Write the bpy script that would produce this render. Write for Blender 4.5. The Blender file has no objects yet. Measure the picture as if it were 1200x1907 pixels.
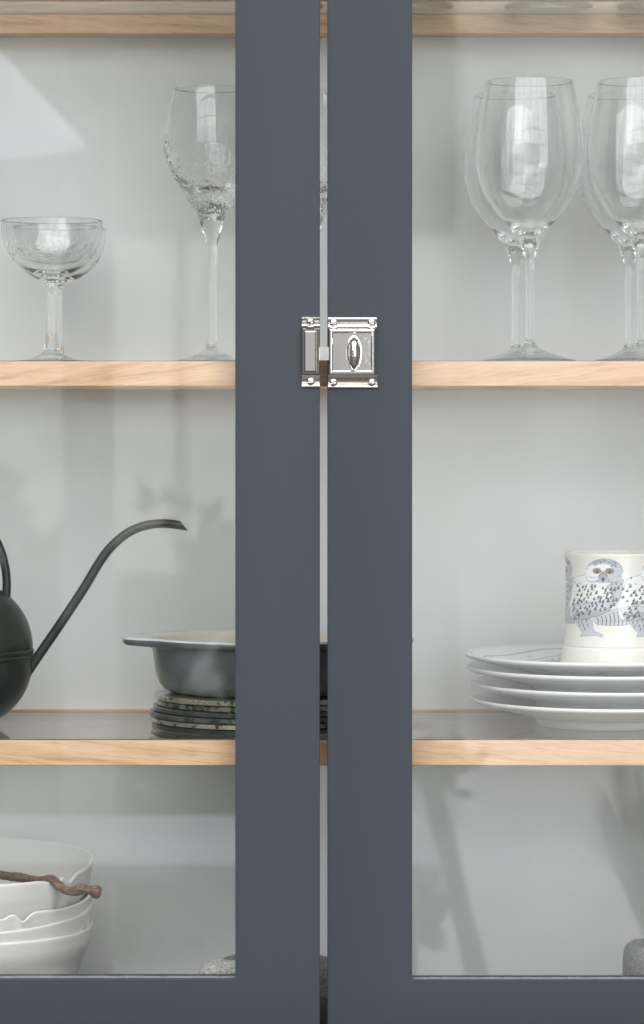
import bpy, bmesh, math, random
import numpy as np
from mathutils import Vector, Matrix, noise

random.seed(7)
PI = math.pi
SC = bpy.context.scene
COL = SC.collection

# ------------------------------------------------------------------ camera
F, D, HZ = 5550.0, 2.42, 794.0          # focal length in photo pixels, metres to the door front, eye level row
cam_d = bpy.data.cameras.new('camera')
cam = bpy.data.objects.new('camera', cam_d)
COL.objects.link(cam)
cam.location = (0, -D, 0)
cam.rotation_euler = (PI / 2, 0, 0)
cam_d.sensor_fit = 'VERTICAL'
cam_d.sensor_height = 36
cam_d.lens = 36 * F / 1907
cam_d.shift_y = -(1907 / 2 - HZ) / 1907
cam_d.clip_start, cam_d.clip_end = 0.05, 100
cam_d.dof.use_dof = True
cam_d.dof.focus_distance = 2.45
cam_d.dof.aperture_fstop = 9.0
SC.camera = cam

# ------------------------------------------------------------------ light
w = bpy.data.worlds.new('World')
SC.world = w
w.use_nodes = True
bg = w.node_tree.nodes['Background']
bg.inputs[0].default_value = (1.0, 0.985, 0.965, 1)
bg.inputs[1].default_value = 0.18
SKY = 3.6                                # radiance of the sky behind the garden window
SC.view_settings.view_transform = 'Standard'
SC.view_settings.look = 'None'
SC.view_settings.gamma = 1
SC.view_settings.exposure = 0.25
SC.view_settings.use_curve_mapping = False
cy = SC.cycles
cy.max_bounces = 24
cy.diffuse_bounces = 5
cy.glossy_bounces = 10
cy.transmission_bounces = 24
cy.transparent_max_bounces = 32
cy.sample_clamp_indirect = 6.0
cy.use_denoising = True
try:
    cy.denoiser = 'OPENIMAGEDENOISE'
    cy.denoising_input_passes = 'RGB_ALBEDO_NORMAL'
    cy.denoising_prefilter = 'ACCURATE'
except Exception:
    pass


# ------------------------------------------------------------------ helpers
def P(px, py, y):
    """Point at depth y (behind the door front) that the photograph shows at px, py."""
    d = D + y
    return Vector(((px - 600) * d / F, y, (HZ - py) * d / F))


def S(px, y):
    return px * (D + y) / F


def RP(px, py, L):
    """Point L metres in front of the doors whose reflection in the panes the photograph shows at px, py."""
    d = D + L
    return Vector(((px - 600) * d / F, -L, (HZ - py) * d / F))


def lin(r, g, b):
    f = lambda c: (c / 255 / 12.92) if c / 255 <= 0.04045 else ((c / 255 + 0.055) / 1.055) ** 2.4
    return (f(r), f(g), f(b), 1)


def link(name, me, mats, parent=None, smooth=True):
    if not isinstance(mats, (list, tuple)):
        mats = [mats]
    for m in mats:
        me.materials.append(m)
    if smooth:
        me.polygons.foreach_set('use_smooth', [True] * len(me.polygons))
    o = bpy.data.objects.new(name, me)
    COL.objects.link(o)
    if parent is not None:
        o.parent = parent
    return o


def from_bm(name, bm, mats, parent=None, smooth=False, angle=None):
    bmesh.ops.recalc_face_normals(bm, faces=bm.faces)
    me = bpy.data.meshes.new(name)
    bm.to_mesh(me)
    bm.free()
    o = link(name, me, mats, parent, smooth)
    if angle is not None:
        me.polygons.foreach_set('use_smooth', [True] * len(me.polygons))
        me.set_sharp_from_angle(angle=math.radians(angle))
    return o


def pyd(name, v, f, mats, parent=None, smooth=True, angle=None):
    me = bpy.data.meshes.new(name)
    me.from_pydata(v, [], f)
    me.update()
    bm = bmesh.new()
    bm.from_mesh(me)
    bmesh.ops.recalc_face_normals(bm, faces=bm.faces)
    bm.to_mesh(me)
    bm.free()
    o = link(name, me, mats, parent, smooth)
    if angle is not None:
        me.set_sharp_from_angle(angle=math.radians(angle))
    return o


def empty(name, loc=(0, 0, 0), parent=None):
    o = bpy.data.objects.new(name, None)
    o.empty_display_size = 0.02
    o.location = loc
    COL.objects.link(o)
    if parent is not None:
        o.parent = parent
    return o


def tag(o, label=None, cat=None, group=None, kind=None):
    for k, v in (('label', label), ('category', cat), ('group', group), ('kind', kind)):
        if v:
            o[k] = v
    return o


def add_box(bm, x0, x1, y0, y1, z0, z1, mi=0):
    vs = [bm.verts.new((x, y, z)) for x in (x0, x1) for y in (y0, y1) for z in (z0, z1)]
    q = [(0, 1, 3, 2), (4, 6, 7, 5), (0, 4, 5, 1), (2, 3, 7, 6), (0, 2, 6, 4), (1, 5, 7, 3)]
    fs = [bm.faces.new([vs[i] for i in f]) for f in q]
    for f in fs:
        f.material_index = mi
    return vs, fs


def box(name, x0, x1, y0, y1, z0, z1, mat, parent=None, bevel=0.0, seg=2):
    bm = bmesh.new()
    add_box(bm, x0, x1, y0, y1, z0, z1)
    if bevel:
        bmesh.ops.bevel(bm, geom=bm.edges[:], offset=bevel, segments=seg, affect='EDGES', profile=0.5)
    return from_bm(name, bm, mat, parent, angle=40 if bevel else None)


def catmull(pts, n=6):
    """Smooth curve through the points."""
    out = []
    p = [np.array(q, float) for q in pts]
    for i in range(len(p) - 1):
        p0, p1, p2, p3 = p[max(i - 1, 0)], p[i], p[i + 1], p[min(i + 2, len(p) - 1)]
        for k in range(n):
            t = k / n
            out.append(0.5 * ((2 * p1) + (-p0 + p2) * t + (2 * p0 - 5 * p1 + 4 * p2 - p3) * t * t + (-p0 + 3 * p1 - 3 * p2 + p3) * t ** 3))
    out.append(p[-1])
    return [tuple(q) for q in out]


def lathe_data(prof, seg=96, warp=None):
    """Rotate (r, z) points; a point with r = 0 becomes a pole. warp(k, theta, r, z) -> (r, z)."""
    v, f, rows = [], [], []
    for k, (r, z) in enumerate(prof):
        if r <= 1e-7:
            rows.append([len(v)])
            v.append((0, 0, z))
        else:
            row = []
            for s in range(seg):
                a = 2 * PI * s / seg
                rr, zz = warp(k, a, r, z) if warp else (r, z)
                row.append(len(v))
                v.append((rr * math.cos(a), rr * math.sin(a), zz))
            rows.append(row)
    for a, b in zip(rows, rows[1:]):
        for s in range(seg):
            t = (s + 1) % seg
            if len(a) == 1 and len(b) == 1:
                continue
            if len(a) == 1:
                f.append((a[0], b[t], b[s]))
            elif len(b) == 1:
                f.append((a[s], a[t], b[0]))
            else:
                f.append((a[s], a[t], b[t], b[s]))
    return v, f


def lathe(name, prof, mat, parent=None, seg=96, warp=None, angle=None):
    v, f = lathe_data(prof, seg, warp)
    return pyd(name, v, f, mat, parent, True, angle)


def tube_data(pts, rad, seg=16, cap=True, last=None):
    v, f = [], []
    n = len(pts)
    pts = [Vector(p) for p in pts]
    up = Vector((0, 1, 0))
    for i, p in enumerate(pts):
        t = (pts[min(i + 1, n - 1)] - pts[max(i - 1, 0)]).normalized()
        a = t.cross(up)
        if a.length < 1e-4:
            a = t.cross(Vector((1, 0, 0)))
        a.normalize()
        b = a.cross(t).normalized()
        r = rad[i] if hasattr(rad, '__len__') else rad
        for s in range(seg):
            th = 2 * PI * s / seg
            q = p + a * (r * math.cos(th)) + b * (r * math.sin(th))
            if last and i == n - 1:
                q = q + t * last(math.cos(th)) * r
            v.append(tuple(q))
    for i in range(n - 1):
        for s in range(seg):
            t = (s + 1) % seg
            f.append((i * seg + s, i * seg + t, (i + 1) * seg + t, (i + 1) * seg + s))
    if cap:
        f.append(tuple(range(seg)))
        f.append(tuple((n - 1) * seg + s for s in range(seg)))
    return v, f


# ------------------------------------------------------------------ materials
def new_mat(name):
    m = bpy.data.materials.new(name)
    m.use_nodes = True
    nt = m.node_tree
    b = nt.nodes['Principled BSDF']
    return m, nt, b


def N(nt, t, **kw):
    n = nt.nodes.new(t)
    for k, v in kw.items():
        if k in n.inputs:
            n.inputs[k].default_value = v
        else:
            setattr(n, k, v)
    return n


def mapping(nt, scale, coord='Object', rot=(0, 0, 0)):
    tc = N(nt, 'ShaderNodeTexCoord')
    mp = N(nt, 'ShaderNodeMapping')
    mp.inputs['Scale'].default_value = scale
    mp.inputs['Rotation'].default_value = rot
    nt.links.new(tc.outputs[coord], mp.inputs['Vector'])
    return mp.outputs['Vector']


def ramp(nt, src, stops):
    r = N(nt, 'ShaderNodeValToRGB')
    e = r.color_ramp.elements
    while len(e) < len(stops):
        e.new(0.5)
    for el, (p, c) in zip(e, stops):
        el.position = p
        el.color = c if len(c) == 4 else (*c, 1)
    nt.links.new(src, r.inputs['Fac'])
    return r.outputs['Color']


def bump(nt, b, src, strength, dist):
    n = N(nt, 'ShaderNodeBump')
    n.inputs['Strength'].default_value = strength
    n.inputs['Distance'].default_value = dist
    nt.links.new(src, n.inputs['Height'])
    nt.links.new(n.outputs['Normal'], b.inputs['Normal'])
    return n


def plain(name, col, rough=0.5, metal=0.0, spec=0.5, var=0.06, scale=40, bmp=0.0, coat=0.0):
    m, nt, b = new_mat(name)
    v = mapping(nt, (scale,) * 3)
    t = N(nt, 'ShaderNodeTexNoise', Scale=1.0, Detail=5.0)
    nt.links.new(v, t.inputs['Vector'])
    c0 = tuple(c * (1 - var) for c in col[:3])
    c1 = tuple(min(1, c * (1 + var)) for c in col[:3])
    nt.links.new(ramp(nt, t.outputs['Fac'], [(0.3, c0), (0.7, c1)]), b.inputs['Base Color'])
    b.inputs['Roughness'].default_value = rough
    b.inputs['Metallic'].default_value = metal
    b.inputs['Specular IOR Level'].default_value = spec
    b.inputs['Coat Weight'].default_value = coat
    b.inputs['Coat Roughness'].default_value = 0.08
    if bmp:
        bump(nt, b, t.outputs['Fac'], 1.0, bmp)
    return m


def paint_mat(name, axis):
    """Brushed satin paint, brush marks along the axis."""
    m, nt, b = new_mat(name)
    sc = (900, 900, 9) if axis == 'z' else (9, 900, 900)
    v = mapping(nt, sc)
    t = N(nt, 'ShaderNodeTexNoise', Scale=1.0, Detail=4.0, Roughness=0.6)
    nt.links.new(v, t.inputs['Vector'])
    v2 = mapping(nt, (260, 260, 260))
    t2 = N(nt, 'ShaderNodeTexNoise', Scale=1.0, Detail=6.0, Roughness=0.7)
    nt.links.new(v2, t2.inputs['Vector'])
    mx = N(nt, 'ShaderNodeMath', operation='ADD')
    sc2 = N(nt, 'ShaderNodeMath', operation='MULTIPLY')
    sc2.inputs[1].default_value = 0.5
    nt.links.new(t2.outputs['Fac'], sc2.inputs[0])
    nt.links.new(t.outputs['Fac'], mx.inputs[0])
    nt.links.new(sc2.outputs[0], mx.inputs[1])
    c = PAINT
    nt.links.new(ramp(nt, mx.outputs[0], [(0.5, tuple(x * 0.955 for x in c)), (0.95, tuple(x * 1.045 for x in c))]), b.inputs['Base Color'])
    b.inputs['Roughness'].default_value = 0.55
    b.inputs['Specular IOR Level'].default_value = 0.28
    bump(nt, b, mx.outputs[0], 0.4, 0.00008)
    return m


def oak_mat(name, seed):
    m, nt, b = new_mat(name)
    tc = N(nt, 'ShaderNodeTexCoord')
    slope = [7, -6, 9, -8, 6, -5][(seed - 1) % 6]
    ro = N(nt, 'ShaderNodeMapping')
    ro.inputs['Location'].default_value = (seed * 1.7, seed * 0.31, seed * 0.13)
    ro.inputs['Rotation'].default_value = (0, math.radians(slope), 0)
    nt.links.new(tc.outputs['Object'], ro.inputs['Vector'])
    mp = N(nt, 'ShaderNodeMapping')
    mp.inputs['Scale'].default_value = (9, 60, 110)
    nt.links.new(ro.outputs['Vector'], mp.inputs['Vector'])
    big = N(nt, 'ShaderNodeTexNoise', Scale=1.0, Detail=4.0, Roughness=0.55, Distortion=0.7)
    nt.links.new(mp.outputs['Vector'], big.inputs['Vector'])
    mp2 = N(nt, 'ShaderNodeMapping')
    mp2.inputs['Scale'].default_value = (42, 300, 700)
    nt.links.new(ro.outputs['Vector'], mp2.inputs['Vector'])
    fine = N(nt, 'ShaderNodeTexNoise', Scale=1.0, Detail=4.0, Roughness=0.65)
    nt.links.new(mp2.outputs['Vector'], fine.inputs['Vector'])
    base = ramp(nt, big.outputs['Fac'], [(0.28, lin(203, 157, 121)), (0.45, lin(225, 186, 150)), (0.7, lin(234, 202, 170))])
    pore = ramp(nt, fine.outputs['Fac'], [(0.30, (0.72, 0.67, 0.63)), (0.45, (0.95, 0.94, 0.93)), (0.7, (1.05, 1.04, 1.03))])
    mx = N(nt, 'ShaderNodeMix', data_type='RGBA', blend_type='MULTIPLY')
    mx.inputs['Factor'].default_value = 1.0
    nt.links.new(base, mx.inputs['A'])
    nt.links.new(pore, mx.inputs['B'])
    nt.links.new(mx.outputs['Result'], b.inputs['Base Color'])
    b.inputs['Roughness'].default_value = 0.55
    b.inputs['Specular IOR Level'].default_value = 0.3
    bump(nt, b, fine.outputs['Fac'], 0.6, 0.00015)
    return m


def sheet_glass(name, tint, n_=1.5):
    """Flat glass: Fresnel reflection over clear transmission on each face."""
    m, nt, b = new_mat(name)
    nt.nodes.remove(b)
    out = nt.nodes['Material Output']
    geo = N(nt, 'ShaderNodeNewGeometry')
    ior = N(nt, 'ShaderNodeMapRange')
    ior.inputs['To Min'].default_value = n_
    ior.inputs['To Max'].default_value = 1 / n_
    nt.links.new(geo.outputs['Backfacing'], ior.inputs['Value'])
    fr = N(nt, 'ShaderNodeFresnel')
    nt.links.new(ior.outputs['Result'], fr.inputs['IOR'])
    tr = N(nt, 'ShaderNodeBsdfTransparent')
    tr.inputs['Color'].default_value = (*tint, 1)
    gl = N(nt, 'ShaderNodeBsdfGlossy')
    gl.inputs['Roughness'].default_value = 0.0
    gl.inputs['Color'].default_value = (1, 1, 1, 1)
    mx = N(nt, 'ShaderNodeMixShader')
    nt.links.new(fr.outputs['Fac'], mx.inputs['Fac'])
    nt.links.new(tr.outputs[0], mx.inputs[1])
    nt.links.new(gl.outputs[0], mx.inputs[2])
    nt.links.new(mx.outputs[0], out.inputs['Surface'])
    return m


def clear_glass(name, tint, rough=0.0, ior=1.5, bmp=None):
    m, nt, b = new_mat(name)
    nt.nodes.remove(b)
    g = N(nt, 'ShaderNodeBsdfGlass')
    g.inputs['Color'].default_value = (*tint, 1)
    g.inputs['Roughness'].default_value = rough
    g.inputs['IOR'].default_value = ior
    nt.links.new(g.outputs[0], nt.nodes['Material Output'].inputs['Surface'])
    return m


def metal_mat(name, col, rough):
    m, nt, b = new_mat(name)
    b.inputs['Base Color'].default_value = (*col, 1)
    b.inputs['Metallic'].default_value = 1
    v = mapping(nt, (300, 300, 300))
    t = N(nt, 'ShaderNodeTexNoise', Scale=1.0, Detail=4.0)
    nt.links.new(v, t.inputs['Vector'])
    r = N(nt, 'ShaderNodeMapRange')
    r.inputs['To Min'].default_value = rough * 0.5
    r.inputs['To Max'].default_value = rough * 1.6
    nt.links.new(t.outputs['Fac'], r.inputs['Value'])
    nt.links.new(r.outputs['Result'], b.inputs['Roughness'])
    bump(nt, b, t.outputs['Fac'], 0.3, 0.0001)
    return m


def granite_mat(name, dark, light, scale):
    m, nt, b = new_mat(name)
    v = mapping(nt, (scale,) * 3)
    t = N(nt, 'ShaderNodeTexNoise', Scale=1.0, Detail=3.0, Roughness=0.75)
    nt.links.new(v, t.inputs['Vector'])
    vo = N(nt, 'ShaderNodeTexVoronoi', Scale=0.9)
    nt.links.new(v, vo.inputs['Vector'])
    mx = N(nt, 'ShaderNodeMath', operation='MULTIPLY_ADD')
    mx.inputs[1].default_value = 0.35
    nt.links.new(vo.outputs['Distance'], mx.inputs[0])
    nt.links.new(t.outputs['Fac'], mx.inputs[2])
    mid = tuple((a + c) / 2 for a, c in zip(dark, light))
    nt.links.new(ramp(nt, mx.outputs[0], [(0.42, dark), (0.62, mid), (0.85, light)]), b.inputs['Base Color'])
    b.inputs['Roughness'].default_value = 0.85
    bump(nt, b, mx.outputs[0], 0.8, 0.0009)
    return m


def silver_mat(name, tone, amount, seed):
    """Old mirrored glass: silver worn away in dark spots and streaks."""
    m, nt, b = new_mat(name)
    tc = N(nt, 'ShaderNodeTexCoord')
    mp = N(nt, 'ShaderNodeMapping')
    mp.inputs['Location'].default_value = (seed * 3.1, seed * 1.3, seed * 0.7)
    nt.links.new(tc.outputs['Object'], mp.inputs['Vector'])
    vo = N(nt, 'ShaderNodeTexVoronoi', Scale=125.0)
    nt.links.new(mp.outputs['Vector'], vo.inputs['Vector'])
    ns = N(nt, 'ShaderNodeTexNoise', Scale=95.0, Detail=5.0, Roughness=0.7)
    nt.links.new(mp.outputs['Vector'], ns.inputs['Vector'])
    ns2 = N(nt, 'ShaderNodeTexNoise', Scale=28.0, Detail=3.0)
    nt.links.new(mp.outputs['Vector'], ns2.inputs['Vector'])
    spot = ramp(nt, vo.outputs['Distance'], [(0.20, (1, 1, 1)), (0.27, (0, 0, 0))])
    wear = ramp(nt, ns.outputs['Fac'], [(0.62 - 0.16 * amount, (0, 0, 0)), (0.70 - 0.14 * amount, (1, 1, 1))])
    mx = N(nt, 'ShaderNodeMix', data_type='RGBA', blend_type='LIGHTEN')
    mx.inputs['Factor'].default_value = 1.0
    nt.links.new(spot, mx.inputs['A'])
    nt.links.new(wear, mx.inputs['B'])
    col = ramp(nt, ns2.outputs['Fac'], [(0.35, tuple(c * 0.62 for c in tone)), (0.62, tone)])
    c2 = N(nt, 'ShaderNodeMix', data_type='RGBA')
    nt.links.new(mx.outputs['Result'], c2.inputs['Factor'])
    nt.links.new(col, c2.inputs['A'])
    c2.inputs['B'].default_value = (0.02, 0.026, 0.022, 1)
    nt.links.new(c2.outputs['Result'], b.inputs['Base Color'])
    inv = N(nt, 'ShaderNodeMath', operation='SUBTRACT')
    inv.inputs[0].default_value = 0.75
    nt.links.new(mx.outputs['Result'], inv.inputs[1])
    nt.links.new(inv.outputs[0], b.inputs['Metallic'])
    b.inputs['Roughness'].default_value = 0.28
    b.inputs['Coat Weight'].default_value = 0.5
    return m


PAINT = lin(61, 65, 72)[:3]
M = {}
M['paint_v'] = paint_mat('blue_grey_paint_upright', 'z')
M['paint_h'] = paint_mat('blue_grey_paint_level', 'x')
M['white_panel'] = plain('white_painted_board', (0.81, 0.803, 0.795), 0.55, var=0.012, scale=9, spec=0.3)
M['lit_ledge_dust'] = plain('lit_ledge_and_dust', lin(128, 132, 146)[:3], 0.7, var=0.3, scale=400)  # pale tone stands in for the sky-lit ledge; also colours the dust specks
M['base_dim'] = plain('dimming_base_board', (0.13, 0.132, 0.135), 0.5, var=0.03, scale=12)  # unseen base given a dark colour to dim the bottom bay
M['oak'] = [oak_mat('oak_%d' % i, i + 1) for i in range(6)]
M['pane'] = sheet_glass('window_glass', (0.985, 0.99, 0.985))
M['shelf_glass'] = sheet_glass('shelf_glass', (0.925, 0.95, 0.935), 1.6)
M['glass_edge'] = plain('green_glass_edge', (0.10, 0.145, 0.125), 0.12, var=0.15, scale=60)
M['crystal'] = clear_glass('clear_glass', (0.994, 0.997, 0.997))
M['crystal2'] = clear_glass('green_tinged_glass', (0.990, 0.996, 0.995))
M['nickel'] = metal_mat('polished_nickel', (0.86, 0.835, 0.80), 0.045)
M['nickel_dull'] = metal_mat('worn_nickel', (0.62, 0.60, 0.57), 0.16)
M['black_metal'] = plain('matt_black_metal', (0.024, 0.024, 0.025), 0.36, var=0.2, scale=60, spec=0.5, bmp=0.00008)
M['grey_glaze'] = plain('grey_glaze', (0.115, 0.125, 0.135), 0.22, var=0.28, scale=26, spec=0.6)
M['cream_glaze'] = plain('cream_glaze', (0.74, 0.69, 0.62), 0.2, var=0.04, scale=30)
M['rim_glaze'] = plain('pale_glaze_rim', (0.66, 0.68, 0.69), 0.18, var=0.08, scale=60)
M['china'] = plain('white_china', (0.80, 0.80, 0.80), 0.18, var=0.015, scale=20)
M['porcelain'] = plain('white_porcelain', (0.835, 0.812, 0.768), 0.33, var=0.03, scale=24, spec=0.45)
M['mug_glaze'] = plain('ivory_glaze', (0.765, 0.738, 0.68), 0.16, var=0.0, scale=20)
M['granite'] = granite_mat('grey_granite', (0.05, 0.05, 0.048), (0.38, 0.37, 0.35), 560)
M['granite_pale'] = granite_mat('pale_granite', (0.16, 0.155, 0.14), (0.72, 0.70, 0.65), 520)
M['basalt'] = granite_mat('basalt', (0.055, 0.056, 0.058), (0.26, 0.26, 0.26), 620)

# ------------------------------------------------------------------ the cabinet
XL, XR = -0.43, 0.4360          # inner faces of the cabinet sides
ZB, ZT = -0.500, 0.720          # base board top, top board underside
YB = 0.280                      # face of the back panel
RAIL_Y = 0.030

cab = tag(empty('display_cabinet', (0, 0, ZB)), 'blue-grey glazed display cabinet with two doors, oak edged glass shelves and nickel catch', 'cabinet')
CABZ = Vector((0, 0, -ZB))


def cb(o):
    """Hang an object built in world coordinates on the cabinet."""
    o.parent = cab
    o.location = o.location + CABZ
    return o


cb(box('back_panel', XL, XR, YB, YB + 0.012, ZB, ZT, M['white_panel']))
cb(box('side_panel', XL - 0.02, XL, 0.024, YB + 0.012, ZB - 0.02, ZT + 0.02, M['white_panel'], bevel=0.001))
cb(box('side_panel', XR, XR + 0.02, 0.024, YB + 0.012, ZB - 0.02, ZT + 0.02, M['white_panel'], bevel=0.001))
cb(box('base_board', XL, XR, 0.024, YB + 0.012, ZB - 0.02, ZB, M['base_dim']))
cb(box('top_board', XL, XR, 0.024, YB + 0.012, ZT, ZT + 0.02, M['white_panel']))

SHELF = [0.0541, -0.2577, 0.3735]       # height of the glass surfaces
for i, z in enumerate(SHELF):
    bm = bmesh.new()
    vs, fs = add_box(bm, XL + 0.001, XR - 0.001, RAIL_Y + 0.0058, YB - 0.0053, z - 0.004, z)
    for k in (0, 1, 2, 3):
        fs[k].material_index = 0
    for f in fs:
        n = f.calc_center_median()
        if abs(n.z - (z - 0.002)) < 1e-4:
            f.material_index = 1
    sh = cb(from_bm('shelf', bm, [M['shelf_glass'], M['glass_edge']]))
    # front rail: an upright lip in front of the glass and a ledge below it
    prof = [(RAIL_Y, z - 0.0206), (RAIL_Y, z - 0.0013), (RAIL_Y + 0.0006, z - 0.0007), (RAIL_Y + 0.0053, z - 0.0007), (RAIL_Y + 0.0053, z - 0.0042),
            (RAIL_Y + 0.026, z - 0.0042), (RAIL_Y + 0.026, z - 0.0206), (RAIL_Y + 0.0006, z - 0.0212)]
    n = len(prof)
    v = [(x, a, b) for x in (XL + 0.0005, XR - 0.0005) for a, b in prof]
    f = [(k, (k + 1) % n, n + (k + 1) % n, n + k) for k in range(n)] + [tuple(range(n)), tuple(range(n, 2 * n))]
    fr = pyd('front_rail', v, f, M['oak'][i], sh, smooth=False)
    prof = [(YB - 0.026, z - 0.0204), (YB - 0.026, z - 0.0042), (YB - 0.0050, z - 0.0042), (YB - 0.0050, z + 0.0013), (YB - 0.0005, z + 0.0013), (YB - 0.0005, z - 0.0212), (YB - 0.0252, z - 0.0212)]
    n = len(prof)
    v = [(x, a, b) for x in (XL + 0.0005, XR - 0.0005) for a, b in prof]
    f = [(k, (k + 1) % n, n + (k + 1) % n, n + k) for k in range(n)] + [tuple(range(n)), tuple(range(n, 2 * n))]
    br = pyd('back_rail', v, f, M['oak'][3 + i], sh, smooth=False)
    sh.location = CABZ
    fr.location = br.location = (0, 0, 0)

# doors
ZR = P(0, 1823, 0).z           # top of the bottom rails
DOOR_Z0, DOOR_Z1 = ZR - 0.075, 0.70
TH = 0.022


def door(o0, o1, i0, i1, rz):
    """Frame o0..o1 wide with its opening i0..i1, as one jointed and painted frame, and its pane."""
    d = empty('door', (0, 0, -ZB), cab)
    xs, zs_ = [o0, i0, i1, o1], [DOOR_Z0, rz, DOOR_Z1 - 0.07, DOOR_Z1]
    bm = bmesh.new()
    g = [[[bm.verts.new((x, y, z)) for z in zs_] for x in xs] for y in (0, TH)]
    for i in range(3):
        for k in range(3):
            if i == 1 and k == 1:
                continue
            for y in (0, 1):
                fc = bm.faces.new((g[y][i][k], g[y][i + 1][k], g[y][i + 1][k + 1], g[y][i][k + 1]))
                fc.material_index = 1 if i == 1 else 0
    def wall_(a, b):
        fc = bm.faces.new((g[0][a[0]][a[1]], g[0][b[0]][b[1]], g[1][b[0]][b[1]], g[1][a[0]][a[1]]))
        fc.material_index = 1 if (a[1] == b[1]) else 0
    for q in range(3):
        wall_((q, 0), (q + 1, 0)); wall_((q, 3), (q + 1, 3)); wall_((0, q), (0, q + 1)); wall_((3, q), (3, q + 1))
    wall_((1, 1), (2, 1)); wall_((1, 2), (2, 2)); wall_((1, 1), (1, 2)); wall_((2, 1), (2, 2))
    bmesh.ops.recalc_face_normals(bm, faces=bm.faces)
    ed = [e for e in bm.edges if len(e.link_faces) == 2 and e.calc_face_angle() > 0.5]
    bmesh.ops.bevel(bm, geom=ed, offset=0.0009, segments=3, affect='EDGES', profile=0.5)
    from_bm('door_frame', bm, [M['paint_v'], M['paint_h']], d, angle=35)
    box('glass_pane', i0, i1, 0.0105, 0.0145, rz, DOOR_Z1 - 0.07, M['pane'], d)
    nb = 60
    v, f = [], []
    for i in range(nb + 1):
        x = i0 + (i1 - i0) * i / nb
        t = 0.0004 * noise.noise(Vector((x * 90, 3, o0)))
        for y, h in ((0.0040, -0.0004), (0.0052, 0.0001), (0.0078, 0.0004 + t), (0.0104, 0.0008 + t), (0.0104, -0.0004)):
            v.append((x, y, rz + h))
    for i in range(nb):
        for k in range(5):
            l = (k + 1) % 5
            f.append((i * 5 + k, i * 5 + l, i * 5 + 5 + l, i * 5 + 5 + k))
    pyd('lit_ledge_strip', v, f, M['lit_ledge_dust'], d)  # added strip painting the skylight caught on the rail's ledge
    v, f = [], []
    for _ in range(70):
        x, z, r = random.uniform(i0 + 0.003, i1 - 0.003), rz + 0.004 + (0.5 * random.random() ** 1.5) * 1.0, 0.00008 + 0.00022 * random.random() ** 3
        n0 = len(v)
        v += [(x - r, 0.0104, z), (x, 0.0104, z - r * 0.8), (x + r, 0.0104, z), (x, 0.0104, z + r), (x, 0.01035, z)]
        f += [(n0, n0 + 1, n0 + 4), (n0 + 1, n0 + 2, n0 + 4), (n0 + 2, n0 + 3, n0 + 4), (n0 + 3, n0, n0 + 4)]
    ds = pyd('dust', v, f, M['lit_ledge_dust'], d, False)
    ds['kind'] = 'stuff'
    return d


x1, x2 = P(438.5, 0, 0).x, P(596, 0, 0).x
x3, x4 = P(610, 0, 0).x, P(768, 0, 0).x
door(XL - 0.018, x2, XL + 0.05, x1, ZR)
door(x3, XR + 0.018, x4, XR - 0.05, ZR - 0.0010)


# catch and keeper on the door stiles (coordinates in photo pixels, y measured out of the door face)
def Q(px, py, out):
    p = P(px, py, 0)
    return (p.x, -out, p.z)


def loft_rect(name, rings, mat, parent, angle=7):
    """Stack of rectangles x0, x1, y0, y1 (photo px) at a height out of the door."""
    v, f = [], []
    for x0, x1, y0, y1, h in rings:
        v += [Q(x0, y1, h), Q(x1, y1, h), Q(x1, y0, h), Q(x0, y0, h)]
    for k in range(len(rings) - 1):
        for s in range(4):
            t = (s + 1) % 4
            f.append((k * 4 + s, k * 4 + t, k * 4 + 4 + t, k * 4 + 4 + s))
    f.append((0, 1, 2, 3))
    L = (len(rings) - 1) * 4
    f.append((L, L + 1, L + 2, L + 3))
    return pyd(name, v, f, mat, parent, True, angle)


def flange(name, x0, x1, y0, y1, prof, mat, parent):
    """Moulded strip: prof gives (share of the height from the top, out)."""
    v, f = [], []
    n = len(prof)
    xs = np.linspace(x0, x1, 25)
    for i, x in enumerate(xs):
        s = abs((x - (x0 + x1) / 2) / ((x1 - x0) / 2))
        for t, h in prof:
            v.append(Q(x, y0 + (y1 - y0) * t, h))
        v.append(Q(x, y1, 0.0001))
        v.append(Q(x, y0, 0.0001))
    m = n + 2
    for i in range(len(xs) - 1):
        for k in range(m):
            l = (k + 1) % m
            f.append((i * m + k, i * m + l, (i + 1) * m + l, (i + 1) * m + k))
    f += [tuple(range(m)), tuple((len(xs) - 1) * m + k for k in range(m))]
    return pyd(name, v, f, mat, parent, True, 28)


def screw(px, py, base, ang, parent, r=0.0033):
    c = Q(px, py, base)
    bm = bmesh.new()
    for sgn in (1, -1):
        v, f = lathe_data([(0, 0.0015), (r * 0.35, 0.00142), (r * 0.65, 0.00115), (r * 0.88, 0.0007), (r, 0.0002), (r, -0.0012), (0, -0.0012)], 28)
        b2 = bmesh.new()
        vs = [b2.verts.new(q) for q in v]
        for q in f:
            b2.faces.new([vs[i] for i in q])
        cut = bmesh.ops.bisect_plane(b2, geom=b2.verts[:] + b2.edges[:] + b2.faces[:], plane_co=(0, sgn * 0.00058, 0), plane_no=(0, sgn, 0), clear_inner=True)
        bmesh.ops.holes_fill(b2, edges=[e for e in b2.edges if e.is_boundary])
        me = bpy.data.meshes.new('half')
        b2.to_mesh(me)
        b2.free()
        bm.from_mesh(me)
    v, f = lathe_data([(0, -0.0002), (r * 0.97, -0.0002), (r * 0.97, -0.0011), (0, -0.0011)], 24)
    vs = [bm.verts.new(q) for q in v]
    for q in f:
        bm.faces.new([vs[i] for i in q])
    o = from_bm('screw', bm, M['nickel_dull'], parent, angle=50)
    o.matrix_local = Matrix.Translation(c) @ Matrix.Rotation(PI / 2, 4, 'X') @ Matrix.Rotation(ang, 4, 'Z')
    return o


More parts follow.
